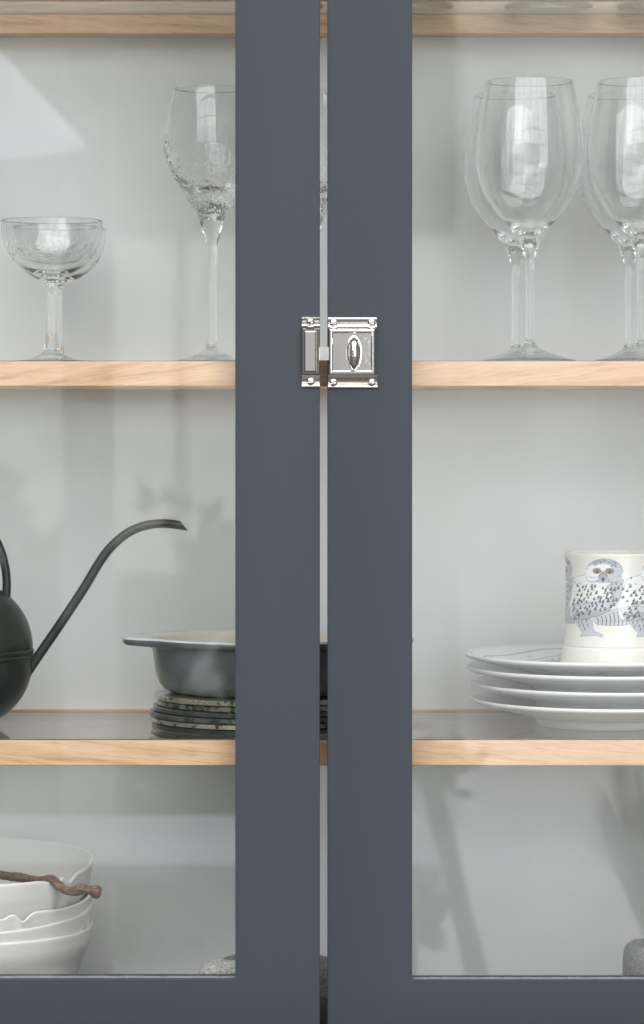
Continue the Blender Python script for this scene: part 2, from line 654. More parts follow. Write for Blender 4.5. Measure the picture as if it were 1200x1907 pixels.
catch = empty('cupboard_catch', (0, 0, -ZB), cab)
loft_rect('case', [(612.6, 699.7, 612.0, 699.5, 0.0002), (612.6, 699.7, 612.0, 699.5, 0.0050), (613.4, 698.9, 612.8, 698.7, 0.0060), (614.6, 697.6, 614.2, 697.2, 0.0066),
                   (616.4, 695.6, 616.4, 695.4, 0.0070), (618.2, 693.4, 618.6, 693.0, 0.0069), (619.4, 691.8, 620.0, 691.6, 0.0062), (620.6, 690.6, 621.2, 690.4, 0.0060)], M['nickel'], catch)
flange('mounting_strip', 611.4, 701.6, 591.5, 612.2, [(0, 0.0010), (0.03, 0.0024), (0.12, 0.0027), (0.3, 0.0022), (0.5, 0.0017), (0.7, 0.0019), (0.88, 0.0028), (0.97, 0.0040), (1.0, 0.0042)], M['nickel'], catch)
flange('mounting_strip', 611.4, 703.0, 699.0, 722.8, [(0, 0.0042), (0.05, 0.0040), (0.16, 0.0030), (0.38, 0.0025), (0.60, 0.0021), (0.80, 0.0018), (0.84, 0.0020), (0.90, 0.0021), (0.97, 0.0016), (1.0, 0.0008)], M['nickel'], catch)
# oval turn knob
kn = [(0, 0.0112), (0.3, 0.0108), (0.55, 0.0096), (0.74, 0.0078), (0.87, 0.0056), (0.95, 0.0034), (0.985, 0.0016), (1.0, 0.0), (1.0, -0.0012), (0, -0.0012)]
v, f = lathe_data([(a, b) for a, b in kn], 56)
sx, sz = 14.6 * D / F, 32.4 * D / F
kv = [(x * sx, -h, y * sz) for x, y, h in v]
knob = pyd('knob', kv, f, M['nickel'], catch, True, 35)
knob.location = Q(659.4, 657.3, 0.0061)
for px, py, a in ((621.6, 601.8, 0.1), (692.4, 601.8, 0.55), (621.6, 712.2, 0.5), (692.6, 712.0, 0.05)):
    screw(px, py, 0.0022, a, catch)
box('bolt', Q(594, 0, 0)[0], Q(614.4, 0, 0)[0], -0.0044, -0.0012, Q(0, 671, 0)[2], Q(0, 646.4, 0)[2], M['nickel_dull'], catch)

keeper = empty('catch_keeper', (0, 0, -ZB), cab)
loft_rect('keeper_case', [(563.6, 595.7, 612.0, 696.5, 0.0002), (563.6, 595.7, 612.0, 696.5, 0.0046), (564.3, 595.0, 612.8, 695.6, 0.0056), (566.2, 592.2, 614.6, 693.8, 0.0062), (568.4, 589.4, 617.2, 691.6, 0.0076),
                          (569.6, 586.8, 618.6, 690.4, 0.0080)], M['nickel'], keeper)
flange('keeper_strip', 562.6, 595.4, 590.2, 610.5, [(0, 0.0010), (0.03, 0.0024), (0.15, 0.0026), (0.4, 0.0019), (0.7, 0.0019), (0.88, 0.0028), (0.97, 0.0038), (1.0, 0.0040)], M['nickel'], keeper)
flange('keeper_strip', 562.6, 595.7, 698.0, 721.6, [(0, 0.0040), (0.05, 0.0038), (0.16, 0.0029), (0.38, 0.0024), (0.60, 0.0020), (0.80, 0.0017), (0.84, 0.0019), (0.90, 0.0020), (0.97, 0.0015), (1.0, 0.0008)], M['nickel'], keeper)
screw(578.3, 600.0, 0.0021, 0.6, keeper)
screw(579.0, 710.3, 0.0021, 0.3, keeper)


# ------------------------------------------------------------------ glassware
def px_profile(pts, y, base_py):
    """(half width, row) in photo px -> (r, z) metres above the base."""
    return [(S(h, y), (base_py - r) * (D + y) / F) for h, r in pts]


def glass_mesh(name, outer, inner, mat, seg=112, warp=None):
    prof = [(0, 0)] + outer + inner
    v, f = lathe_data(prof, seg, warp)
    return pyd(name, v, f, mat, None, True)


def place(o, px, shelf_z, y):
    o.location = (P(px, 0, y).x, y, shelf_z)
    return o


GY = 0.092
bp = HZ - SHELF[0] * F / (D + GY)        # row of the shelf surface at that depth
o_pts = catmull([(88, bp - 1.5), (84, bp - 4.6), (60, bp - 11), (32, bp - 20), (15, bp - 29), (9.5, bp - 36), (8.0, bp - 48), (7.5, 600), (7.3, 560), (7.6, 515), (8.8, 489), (13.5, 466), (23, 445),
                 (41, 419), (60.5, 399), (83, 367), (97, 330), (101.3, 290), (100, 262), (95.5, 230), (90, 198), (83, 165), (80.6, 153)], 5)
outer = px_profile([(86.5, bp)] + o_pts, GY, bp)
i_pts = catmull([(79.9, 151.7), (78.9, 151.9), (78.6, 153), (81, 165), (88, 198), (93.4, 230), (97.8, 262), (99.0, 290), (94.6, 330), (80.4, 367), (57.2, 399), (36.5, 418), (20, 431), (9, 437), (0, 439.5)], 5)
inner = px_profile(i_pts[:-1], GY, bp) + [(0, (bp - 439.5) * (D + GY) / F)]
wg = glass_mesh('wine_glass', outer, inner, M['crystal2'])
GW = 'large clear wine glasses'
tag(wg, 'large clear wine glass standing in front, just right of the door stile, nearest its twin', 'wine glass', GW)
place(wg, 987, SHELF[0], GY)


def copy(o, **kw):
    c = o.copy()
    COL.objects.link(c)
    for k, v in kw.items():
        c[k] = v
    return c


c = copy(wg, label='large clear wine glass half hidden behind the front glass nearer the door stile')
place(c, 961, SHELF[0], 0.196)
c = copy(wg, label='large clear wine glass cut by the right edge of the photo, standing in front')
place(c, 1194, SHELF[0], GY)
c = copy(wg, label='large clear wine glass half hidden behind the front glass at the right edge')
place(c, 1172, SHELF[0], 0.196)
for px, wh in ((520, 'behind the door gap'), (762, 'beside the right hand stile'), (1022, 'midway along the right pane'), (1232, 'at the far right')):
    c = copy(wg, label='wine glass on the top shelf, only its foot visible, ' + wh, group='wine glasses on the top shelf')
    place(c, px, SHELF[2], 0.234)

# crackled goblets
GY2 = 0.125
bp = HZ - SHELF[0] * F / (D + GY2)
o_pts = catmull([(77, bp - 1.3), (72, bp - 4), (48, bp - 9), (28, bp - 17), (14, bp - 27), (10.5, bp - 34), (9.6, bp - 60), (9.4, 560), (9.6, 500), (10.2, 460), (15.5, 439), (23, 412), (33, 391), (43, 374),
                 (53, 357), (70, 331), (82, 305), (87.2, 287), (88.7, 274), (88.0, 268)], 5)
o2 = catmull([(87.5, 262), (86.2, 241), (83.5, 218), (79, 196), (72.5, 172), (70.2, 166.5)], 4)
outer = px_profile([(75.5, bp)] + o_pts + o2, GY2, bp)
n_o = len(o_pts) + 2
i_pts = catmull([(69.2, 165.4), (68.3, 165.9), (70.6, 172), (77, 196), (81.4, 218), (84, 241), (84.2, 262), (81, 287), (73, 310), (60, 331), (42, 347), (22, 355), (8, 357.5), (1, 358)], 5)
inner = px_profile(i_pts, GY2, bp) + [(0, (bp - 358) * (D + GY2) / F)]
ztop, zlow = (bp - 268) * (D + GY2) / F, (bp - 415) * (D + GY2) / F


def crackle(k, a, r, z):
    if k < n_o and zlow < z <= ztop + 1e-4:
        p = Vector((math.cos(a) * r * 210, math.sin(a) * r * 210, z * 150))
        e = noise.voronoi(p)[0]
        c = (e[1] - e[0])
        n2 = noise.noise(p * 2.3) * 0.35
        wgt = min(1, (z - zlow) / 0.015) * min(1, 0.25 + (ztop - z) / 0.006)
        r = r + (0.0010 * min(c, 0.6) - 0.0004 + 0.0005 * n2) * wgt
    return r, z


fine_outer = []
for (a, b) in zip(outer, outer[1:]):
    nn = 3 if zlow - 0.002 < a[1] < ztop else 1
    for t in range(nn):
        fine_outer.append((a[0] + (b[0] - a[0]) * t / nn, a[1] + (b[1] - a[1]) * t / nn))
fine_outer.append(outer[-1])
n_o = len([1 for q in fine_outer if q[1] <= ztop + 1e-4]) + 1
gb = glass_mesh('crackle_goblet', fine_outer, inner, M['crystal2'], 260, crackle)
tag(gb, 'tall clear goblet with a crackled lower bowl beside the left door stile', 'goblet', 'tall crackled goblets')
place(gb, 394.5, SHELF[0], GY2)
c = copy(gb, label='tall crackled goblet seen only through the gap between the two doors')
place(c, 579, SHELF[0], 0.135)
c.rotation_euler = (0, 0, 1.2)

# coupes
GY3 = 0.10
bp = HZ - SHELF[0] * F / (D + GY3)
o_pts = catmull([(72, bp - 1.2), (68, bp - 3.2), (48, bp - 6), (28, bp - 11), (18.5, bp - 18), (14.5, bp - 22), (13.2, bp - 30), (11.8, bp - 40), (9.6, bp - 58), (8.8, 590), (8.2, 563), (8.4, 545), (11, 531), (14, 523),
                 (19, 518.5), (35, 511), (58, 497), (77, 477.5), (87.5, 458), (93.3, 437), (95, 417), (95.1, 412)], 5)
outer = px_profile([(70.5, bp)] + o_pts, GY3, bp)
i_pts = catmull([(94.6, 410.9), (93.6, 411.2), (93.3, 417), (91.4, 437), (85.4, 457), (75, 475), (56, 493.5), (34, 505), (18, 509.5), (8, 511), (1, 511.4)], 5)
inner = px_profile(i_pts, GY3, bp) + [(0, (bp - 511.4) * (D + GY3) / F)]


def facet(k, a, r, z):
    if 0.012 < z < (bp - 524) * (D + GY3) / F and r < S(20, GY3):
        r = r * (1 + 0.05 * math.cos(6 * a))
    return r, z


def etching(coupe, outer):
    """Frosted cut decoration on the bowl: discs, leaves and stalks, each a thin lens on the outside."""
    zz = np.array([q[1] for q in outer])
    rr = np.array([q[0] for q in outer])
    keep = zz > (bp - 512) * (D + GY3) / F
    zz, rr = zz[keep], rr[keep]
    v, f = [], []

    def patch(a0, z0, la, lz, rot):
        n0 = len(v)
        for i in range(7):
            for s in range(14):
                t = 2 * PI * s / 14
                q = i / 6
                du, dv = la * q * math.cos(t), lz * q * math.sin(t)
                u = du * math.cos(rot) - dv * math.sin(rot)
                w_ = du * math.sin(rot) + dv * math.cos(rot)
                z = z0 + w_
                r = float(np.interp(z, zz, rr)) + 0.00009
                a = a0 + u / max(r, 0.01)
                v.append((r * math.cos(a), r * math.sin(a), z))
        for i in range(6):
            for s in range(14):
                t = (s + 1) % 14
                f.append((n0 + i * 14 + s, n0 + i * 14 + t, n0 + (i + 1) * 14 + t, n0 + (i + 1) * 14 + s))

    Z = lambda py: (bp - py) * (D + GY3) / F
    for k in range(4):
        b = -PI / 2 + 0.18 + k * PI / 2
        patch(b, Z(459), S(8, GY3), S(7.2, GY3), 0)
        patch(b + 0.17, Z(474), S(8, GY3), S(6, GY3), 0)
        patch(b - 0.2, Z(472), S(9, GY3), S(5.5, GY3), 0)
        for j, (da, py, la, lz, ro) in enumerate([(0.36, 458, 13, 2.6, 0.7), (0.46, 470, 15, 2.8, 0.3), (0.62, 462, 14, 2.4, 1.0), (0.70, 478, 12, 2.6, 0.2), (-0.42, 478, 14, 2.6, -0.2), (-0.55, 466, 12, 2.4, -0.8), (0.05, 484, 18, 1.6, 0.1)]):
            patch(b + da, Z(py), S(la, GY3), S(lz, GY3), ro)
    return pyd('etched_decoration', v, f, M['etch'], coupe, True)


m, nt, b = new_mat('frosted_cut_glass')
nt.nodes.remove(b)
tr = N(nt, 'ShaderNodeBsdfTransparent')
df = N(nt, 'ShaderNodeBsdfDiffuse')
df.inputs['Color'].default_value = (0.85, 0.87, 0.87, 1)
mxs = N(nt, 'ShaderNodeMixShader')
mxs.inputs[0].default_value = 0.28
nt.links.new(tr.outputs[0], mxs.inputs[1])
nt.links.new(df.outputs[0], mxs.inputs[2])
nt.links.new(mxs.outputs[0], nt.nodes['Material Output'].inputs['Surface'])
M['etch'] = m

cp = glass_mesh('champagne_coupe', outer, inner, M['crystal'], 112, facet)
tag(cp, 'shallow etched champagne coupe standing in front at the left edge of the shelf', 'coupe', 'etched champagne coupes')
et = etching(cp, outer)
place(cp, 96.5, SHELF[0], GY3)
c = copy(cp, label='shallow etched champagne coupe hidden almost wholly behind the front coupe')
place(c, 106.5, SHELF[0], 0.203)
ce = et.copy()
COL.objects.link(ce)
ce.parent = c

# ------------------------------------------------------------------ watering can
WY = 0.150
can_c = P(-70, 0, WY)
can = tag(empty('watering_can', (can_c.x, WY, SHELF[1])), 'matt black round watering can with long curved spout at the left edge', 'watering can')
u = (D + WY) / F
base_row = HZ - SHELF[1] / u
zc = lambda row: (base_row - row) * u
prof = [(0, 0), (50 * u, 0), (56 * u, 1.5 * u)]
for t in np.linspace(-62, 0, 14):
    a = math.radians(t)
    prof.append((131 * u * math.cos(a), zc(1231) + 127 * u * math.sin(a)))
prof += [(131.5 * u, zc(1226.5))]
body = lathe('lower_body', prof + [(0, zc(1226))], M['black_metal'], can, 96, angle=50)
ring = []
for t in np.linspace(-90, 90, 9):
    ring.append(((131.5 + 2.6 * math.cos(math.radians(t))) * u, zc(1222) + 4.4 * u * math.sin(math.radians(t))))
for t in np.linspace(-90, 90, 9):
    ring.append(((130.5 + 3.0 * math.cos(math.radians(t))) * u, zc(1212.5) + 4.6 * u * math.sin(math.radians(t))))
lathe('seam_band', [(0, ring[0][1])] + ring + [(0, ring[-1][1])], M['black_metal'], can, 96, angle=60)
prof = [(0, zc(1208)), (130 * u, zc(1208))]
for t in np.linspace(0, 78, 18):
    a = math.radians(t)
    prof.append((131 * u * math.cos(a), zc(1206) + 128 * u * math.sin(a)))
prof += [(24 * u, zc(1075)), (22 * u, zc(1066)), (19 * u, zc(1066)), (18 * u, zc(1075)), (0, zc(1078))]
lathe('upper_body', prof, M['black_metal'], can, 96, angle=50)


def rel(px, row, dy=0.0):
    return ((px + 70) * u, dy, zc(row))


pts = catmull([rel(34, 1278), rel(60, 1239), rel(71.5, 1222), rel(110, 1166), rel(155, 1098), rel(183, 1051), rel(205, 1021), rel(235, 994.5), rel(268, 979.5), rel(304, 974.8), rel(334, 978.0)], 6)
rr = list(np.linspace(9.4, 8.2, len(pts)) * u)
v, f = tube_data(pts, rr, 24, True, last=lambda c: 1.15 - 1.1 * c if True else 0)
pyd('spout', v, f, M['black_metal'], can, True, 60)
pts = [rel(-75 + 88 * math.cos(a), 1090 - 132 * math.sin(a)) for a in np.linspace(-0.25, PI + 0.25, 40)]
v, f = tube_data(pts, 8.0 * u, 18)
pyd('handle', v, f, M['black_metal'], can, True, 60)

# ------------------------------------------------------------------ mirrored discs and the eared dish
DY = 0.148
u = (D + DY) / F
tones = [((0.58, 0.55, 0.45), 0.55), ((0.40, 0.38, 0.31), 1.0), ((0.15, 0.16, 0.15), 0.8), ((0.24, 0.24, 0.22), 1.15), ((0.62, 0.59, 0.49), 0.6), ((0.085, 0.105, 0.095), 0.4)]
where = ['topmost of the stack, under the dish', 'second from the top of the stack', 'third from the top, dark and worn', 'fourth from the top, mottled grey', 'second from the bottom, bright with black dots', 'lowest of the stack, darkest, on the glass shelf']
lefts = [288, 293, 285, 279, 281, 283.5]
T = 0.00485
for k in range(6):
    i = 5 - k                       # from the bottom up
    R = S(204 - 2 * (k % 2), DY)
    prof = [(0, 0), (R * 0.97, 0), (R, 0.0006), (R, T - 0.0009), (R - 0.0005, T - 0.0004), (R * 0.975, T - 0.0003), (0, T - 0.0003)]
    o = lathe('mirrored_coaster', prof, silver_mat('worn_silver_%d' % i, tones[i][0], tones[i][1], i + 1), None, 96, angle=30)
    tag(o, 'round mirrored disc with worn silvering, ' + where[i], 'coaster', 'stack of old mirrored discs')
    o.location = (P(lefts[i], 0, DY).x + R, DY, SHELF[1] + k * T)
    o.rotation_euler = (0, 0, i * 1.3)
DISC_TOP = SHELF[1] + 6 * T

dish_x = P(499.5, 0, DY).x
bot = HZ - DISC_TOP / u
zc = lambda row: (bot - row) * u


def ear(a):
    c = abs(math.cos(a))
    return max(0.0, (c - 0.86) / 0.14)


def dish_warp(k, a, r, z):
    e = ear(a)
    e = e * e * (3 - 2 * e)
    hw = r
    x, y = math.cos(a) * hw, math.sin(a) * hw * 0.86
    if k in EAR_ROWS:
        x += math.copysign(e * 46 * u * EAR_ROWS[k], x)
        z = z - e * 1.5 * u * EAR_ROWS[k]
    rr_ = math.hypot(x, y)
    return rr_, z


prof = [(0, zc(bot - 1)), (160, zc(bot - 1)), (172, zc(bot)), (183, zc(bot - 2)), (194, zc(bot - 8)), (203, zc(bot - 19)), (208, zc(bot - 33)), (212.5, zc(bot - 60)), (215, zc(1206)), (216, zc(1201)), (219, zc(1199)), (224, zc(1198)), (227, zc(1195)), (228, zc(1191)), (227, zc(1187)),
        (224.5, zc(1184.5)), (221, zc(1183.6)), (217, zc(1184)), (213, zc(1186)), (209.5, zc(1191)), (207, zc(1206)), (204, zc(bot - 40)), (196, zc(bot - 19)), (182, zc(bot - 8)), (160, zc(bot - 4.5)), (0, zc(bot - 4))]
prof = [(a * u, b) for a, b in prof]
EAR_ROWS = {9: 0.25, 10: 0.8, 11: 0.95, 12: 1.0, 13: 1.0, 14: 1.0, 15: 0.98, 16: 0.95, 17: 0.3}
v, f = [], []
SEG = 144
rows = []
for k, (r, z) in enumerate(prof):
    if r <= 1e-7:
        rows.append([len(v)])
        v.append((0, 0, z))
        continue
    row = []
    for s in range(SEG):
        a = 2 * PI * s / SEG
        e = ear(a)
        e = e * e * (3 - 2 * e)
        x, y = math.cos(a) * r, math.sin(a) * r * 0.86
        zz = z
        if k in EAR_ROWS:
            x += math.copysign(e * 43 * u * EAR_ROWS[k], x)
            zz = z - e * 1.0 * u * EAR_ROWS[k] + (0.5 * u * e if k in (15, 16) else 0)
        row.append(len(v))
        v.append((x, y, zz))
    rows.append(row)
mi = []
for k, (a, b) in enumerate(zip(rows, rows[1:])):
    for s in range(SEG):
        t = (s + 1) % SEG
        if len(a) == 1:
            f.append((a[0], b[t], b[s]))
        elif len(b) == 1:
            f.append((a[s], a[t], b[0]))
        else:
            f.append((a[s], a[t], b[t], b[s]))
        mi.append(0 if k < 14 else (1 if k < 18 else 2))
dish = pyd('eared_dish', v, f, [M['grey_glaze'], M['rim_glaze'], M['cream_glaze']], None, True)
dish.data.polygons.foreach_set('material_index', mi)
tag(dish, 'grey glazed round eared dish with cream inside, on top of the mirrored discs', 'dish')
dish.location = (dish_x, DY, DISC_TOP)

# ------------------------------------------------------------------ plates
PY = 0.1585
R = 0.1180
prof = catmull([(0.0575, 0.0002), (0.0595, 0.0), (0.0612, 0.001), (0.0625, 0.0045), (0.0645, 0.0075), (0.075, 0.0098), (0.092, 0.0140), (0.107, 0.0178), (0.1150, 0.0198), (0.1176, 0.0212), (R, 0.0226), (0.1174, 0.0238), (0.1150, 0.0234), (0.105, 0.0208),
                (0.092, 0.0170), (0.078, 0.0134), (0.070, 0.0122), (0.055, 0.0118)], 4)
prof = [(0, 0.0035), (0.054, 0.0035), (0.056, 0.002)] + prof + [(0, 0.0118)]

m, nt, b = new_mat('printed_china')
tc = N(nt, 'ShaderNodeTexCoord')
sep = N(nt, 'ShaderNodeSeparateXYZ')
nt.links.new(tc.outputs['Object'], sep.inputs[0])
ln = N(nt, 'ShaderNodeVectorMath', operation='LENGTH')
flat = N(nt, 'ShaderNodeCombineXYZ')
nt.links.new(sep.outputs['X'], flat.inputs['X'])
nt.links.new(sep.outputs['Y'], flat.inputs['Y'])
nt.links.new(flat.outputs[0], ln.inputs[0])
at = N(nt, 'ShaderNodeMath', operation='ARCTAN2')
nt.links.new(sep.outputs['Y'], at.inputs[0])
nt.links.new(sep.outputs['X'], at.inputs[1])


def mth(op, a, b_=None, c_=None):
    n = N(nt, 'ShaderNodeMath', operation=op)
    for i, q in enumerate((a, b_, c_)):
        if q is None:
            continue
        if isinstance(q, (int, float)):
            n.inputs[i].default_value = q
        else:
            nt.links.new(q, n.inputs[i])
    return n.outputs[0]


ns = N(nt, 'ShaderNodeTexNoise', Scale=60.0, Detail=4.0)
nt.links.new(tc.outputs['Object'], ns.inputs['Vector'])
rad = mth('ADD', ln.outputs['Value'], mth('MULTIPLY', mth('SINE', mth('MULTIPLY', at.outputs[0], 5.0)), 0.004))
line1 = mth('LESS_THAN', mth('ABSOLUTE', mth('SUBTRACT', rad, 0.098)), 0.0011)
line2 = mth('LESS_THAN', mth('ABSOLUTE', mth('SUBTRACT', rad, 0.080)), 0.0007)
band = mth('LESS_THAN', mth('ABSOLUTE', mth('SUBTRACT', rad, 0.066)), 0.009)
bars = mth('GREATER_THAN', mth('SINE', mth('MULTIPLY_ADD', at.outputs[0], 62.0, mth('MULTIPLY', ns.outputs['Fac'], 5.0))), 0.2)
bb = mth('MULTIPLY', band, bars)
speck = mth('MULTIPLY', mth('GREATER_THAN', ns.outputs['Fac'], 0.58), mth('LESS_THAN', mth('ABSOLUTE', mth('SUBTRACT', rad, 0.089)), 0.007))
up_ = mth('GREATER_THAN', sep.outputs['Z'], 0.0105)
mask = mth('MULTIPLY', up_, mth('MINIMUM', 1.0, mth('ADD', mth('ADD', mth('MULTIPLY', line1, 1.0), mth('MULTIPLY', line2, 1.0)), mth('ADD', mth('MULTIPLY', bb, 0.85), mth('MULTIPLY', speck, 0.45)))))
edge = mth('LESS_THAN', mth('ABSOLUTE', mth('SUBTRACT', ln.outputs['Value'], 0.1135)), 0.0012)
mask = mth('MAXIMUM', mask, mth('MULTIPLY', mth('MULTIPLY', edge, up_), 0.3))
cm = N(nt, 'ShaderNodeMix', data_type='RGBA')
nt.links.new(mask, cm.inputs['Factor'])
cm.inputs['A'].default_value = (0.80, 0.80, 0.80, 1)
cm.inputs['B'].default_value = (0.30, 0.315, 0.35, 1)
nt.links.new(cm.outputs['Result'], b.inputs['Base Color'])
b.inputs['Roughness'].default_value = 0.16
M['printed'] = m

v, f = lathe_data(prof, 144)
pz = [SHELF[1], SHELF[1] + 0.0136, SHELF[1] + 0.0136 + 0.0134, SHELF[1] + 0.0136 + 0.0134 + 0.0112]
pl = [876.5, 877.5, 869.5, 866.5]
lab = ['lowest plain white plate of the stack, on the glass shelf', 'white plate second from the bottom of the stack', 'white plate just under the patterned top plate', 'topmost plate of the stack, grey feather print, mug standing on it']
plate_me = None
for k in range(4):
    if k == 0:
        o = pyd('dinner_plate', v, f, M['china'])
        base_plate = o
    elif k < 3:
        o = base_plate.copy()
        COL.objects.link(o)
    else:
        o = pyd('dinner_plate', v, f, M['printed'])
    o.location = (P(pl[k], 0, PY).x + R, PY, pz[k])
    o.rotation_euler = (0, 0, [0.2, 0.9, 1.7, 2.2][k])
    tag(o, lab[k], 'plate', 'stack of white plates')

# ------------------------------------------------------------------ mug with owls
MY = 0.140
u = (D + MY) / F
mug_z = pz[3] + 0.0120
mug = tag(empty('owl_mug', (P(1143, 0, MY).x, MY, mug_z)), 'ivory mug printed with blue-grey owls, standing on the plate stack', 'mug')
rim_row = 1028.5
h_mug = (HZ - rim_row) * u - mug_z
row2z = lambda row: (HZ - row) * u - mug_z
wall = [(91.2, rim_row + 1.5), (90.6, 1036), (89.6, 1060), (89.0, 1100), (89.2, 1140), (90.2, 1172), (92.0, 1190), (93.6, 1200)]
wall_z = [row2z(q[1]) for q in wall]
wall_r = [q[0] * u for q in wall]
prof = [(0, 0.003), (80 * u, 0.003), (86 * u, 0.0), (97 * u, 0.0), (100 * u, 0.0012), (99.5 * u, 0.0045), (97.5 * u, 0.010), (95.6 * u, row2z(1206)), (94.2 * u, row2z(1202.5)), (93.1 * u, row2z(1201.2)), (93.4 * u, row2z(1200.4)), (93.6 * u, row2z(1200))]
prof += [(r, z) for r, z in zip(wall_r, wall_z)][::-1][1:] + [(90.6 * u, row2z(rim_row)), (89.2 * u, row2z(rim_row - 0.6)), (87.6 * u, row2z(rim_row)), (87.0 * u, row2z(rim_row + 3)), (85.8 * u, row2z(1060)), (85 * u, row2z(1140)), (84 * u, row2z(1190)), (70 * u, 0.0085), (0, 0.008)]
lathe('mug_body', prof, M['mug_glaze'], mug, 128, angle=60)
pts = catmull([(88 * u, 0, row2z(1060)), (120 * u, 0, row2z(1050)), (147 * u, 0, row2z(1075)), (150 * u, 0, row2z(1115)), (132 * u, 0, row2z(1155)), (88 * u, 0, row2z(1180))], 6)
v, f = tube_data(pts, 9 * u, 16)
hd = pyd('mug_handle', v, f, M['mug_glaze'], mug, True)
hd.rotation_euler = (0, 0, 0.15)

# --- the owl print, painted into a colour layer of a thin transfer that hugs the mug wall
STEP = 0.42                                  # photo px per cell
A0, A1 = math.radians(-112), math.radians(112)
U = np.arange(A0 * 90, A1 * 90 + STEP, STEP)
V = np.arange(1033.0, 1199.0, STEP)
UU, VV = np.meshgrid(U, V)
img = np.empty(UU.shape + (3,))
GROUND = np.array([0.765, 0.738, 0.68])
img[:] = GROUND
INK = np.array(lin(40, 44, 55)[:3])
MIDC = np.array(lin(122, 128, 140)[:3])
PALE = np.array(lin(188, 192, 198)[:3])
WHITE = np.array(lin(238, 238, 236)[:3])
AMBER = np.array(lin(176, 124, 92)[:3])
PER = 69 * PI / 180 * 90


def zp(zx, zy):
    """Zoom sheet coordinates (7.06 per photo px) -> unrolled mug coordinates."""
    px, py = zx / 7.06 + 1030 - 1143, zy / 7.06 + 1010
    a = math.asin(max(-0.995, min(0.995, px / 90.0)))
    return a * 90, py - 5.2 * math.cos(a) + 1.0


def dab(mask, col, al=1.0):
    mk = np.clip(mask, 0, 1)[..., None] * al
    img[:] = img * (1 - mk) + col * mk


def soft(d, w_=0.5):
    """Signed distance (negative inside) to coverage."""
    return np.clip(0.5 - d / w_, 0, 1)


def win(cx, cy_, r):
    i0, i1 = np.searchsorted(U, cx - r), np.searchsorted(U, cx + r)
    j0, j1 = np.searchsorted(V, cy_ - r), np.searchsorted(V, cy_ + r)
    return slice(j0, j1), slice(i0, i1)


def ell(cx, cy_, rx, ry, col, al=1.0, rot=0.0, w_=0.6):
    s = win(cx, cy_, max(rx, ry) + 3)
    x, y = UU[s] - cx, VV[s] - cy_
    if x.size == 0:
        return
    xr, yr = x * math.cos(rot) + y * math.sin(rot), -x * math.sin(rot) + y * math.cos(rot)
    q = np.sqrt((xr / rx) ** 2 + (yr / ry) ** 2)
    d = (q - 1) * min(rx, ry)
    mk = (soft(d, w_) * al)[..., None]
    img[s] = img[s] * (1 - mk) + col * mk


def poly(pts_, col, al=1.0):
    xs, ys = [p_[0] for p_ in pts_], [p_[1] for p_ in pts_]
    cx, cy_ = (min(xs) + max(xs)) / 2, (min(ys) + max(ys)) / 2
    s = win(cx, cy_, max(max(xs) - min(xs), max(ys) - min(ys)) / 2 + 2)
    x, y = UU[s], VV[s]
    if x.size == 0:
        return
    ins = np.zeros(x.shape, bool)
    n_ = len(pts_)
    for i in range(n_):
        xa, ya = pts_[i]
        xb, yb = pts_[(i + 1) % n_]
        if ya == yb:
            continue
        cnd = ((ya > y) != (yb > y)) & (x < (xb - xa) * (y - ya) / (yb - ya) + xa)
        ins ^= cnd
    mk = (ins * al)[..., None]
    img[s] = img[s] * (1 - mk) + col * mk


def stroke(pts_, wd, col, al=1.0):
    for (xa, ya), (xb, yb) in zip(pts_, pts_[1:]):
        cx, cy_ = (xa + xb) / 2, (ya + yb) / 2
        L_ = math.hypot(xb - xa, yb - ya)
        s = win(cx, cy_, L_ / 2 + wd + 2)
        x, y = UU[s], VV[s]
        if x.size == 0:
            continue
        t = np.clip(((x - xa) * (xb - xa) + (y - ya) * (yb - ya)) / max(L_ * L_, 1e-6), 0, 1)
        d = np.hypot(x - xa - t * (xb - xa), y - ya - t * (yb - ya)) - wd / 2
        mk = (soft(d, 0.6) * al)[..., None]
        img[s] = img[s] * (1 - mk) + col * mk


rnd = random.Random(3)


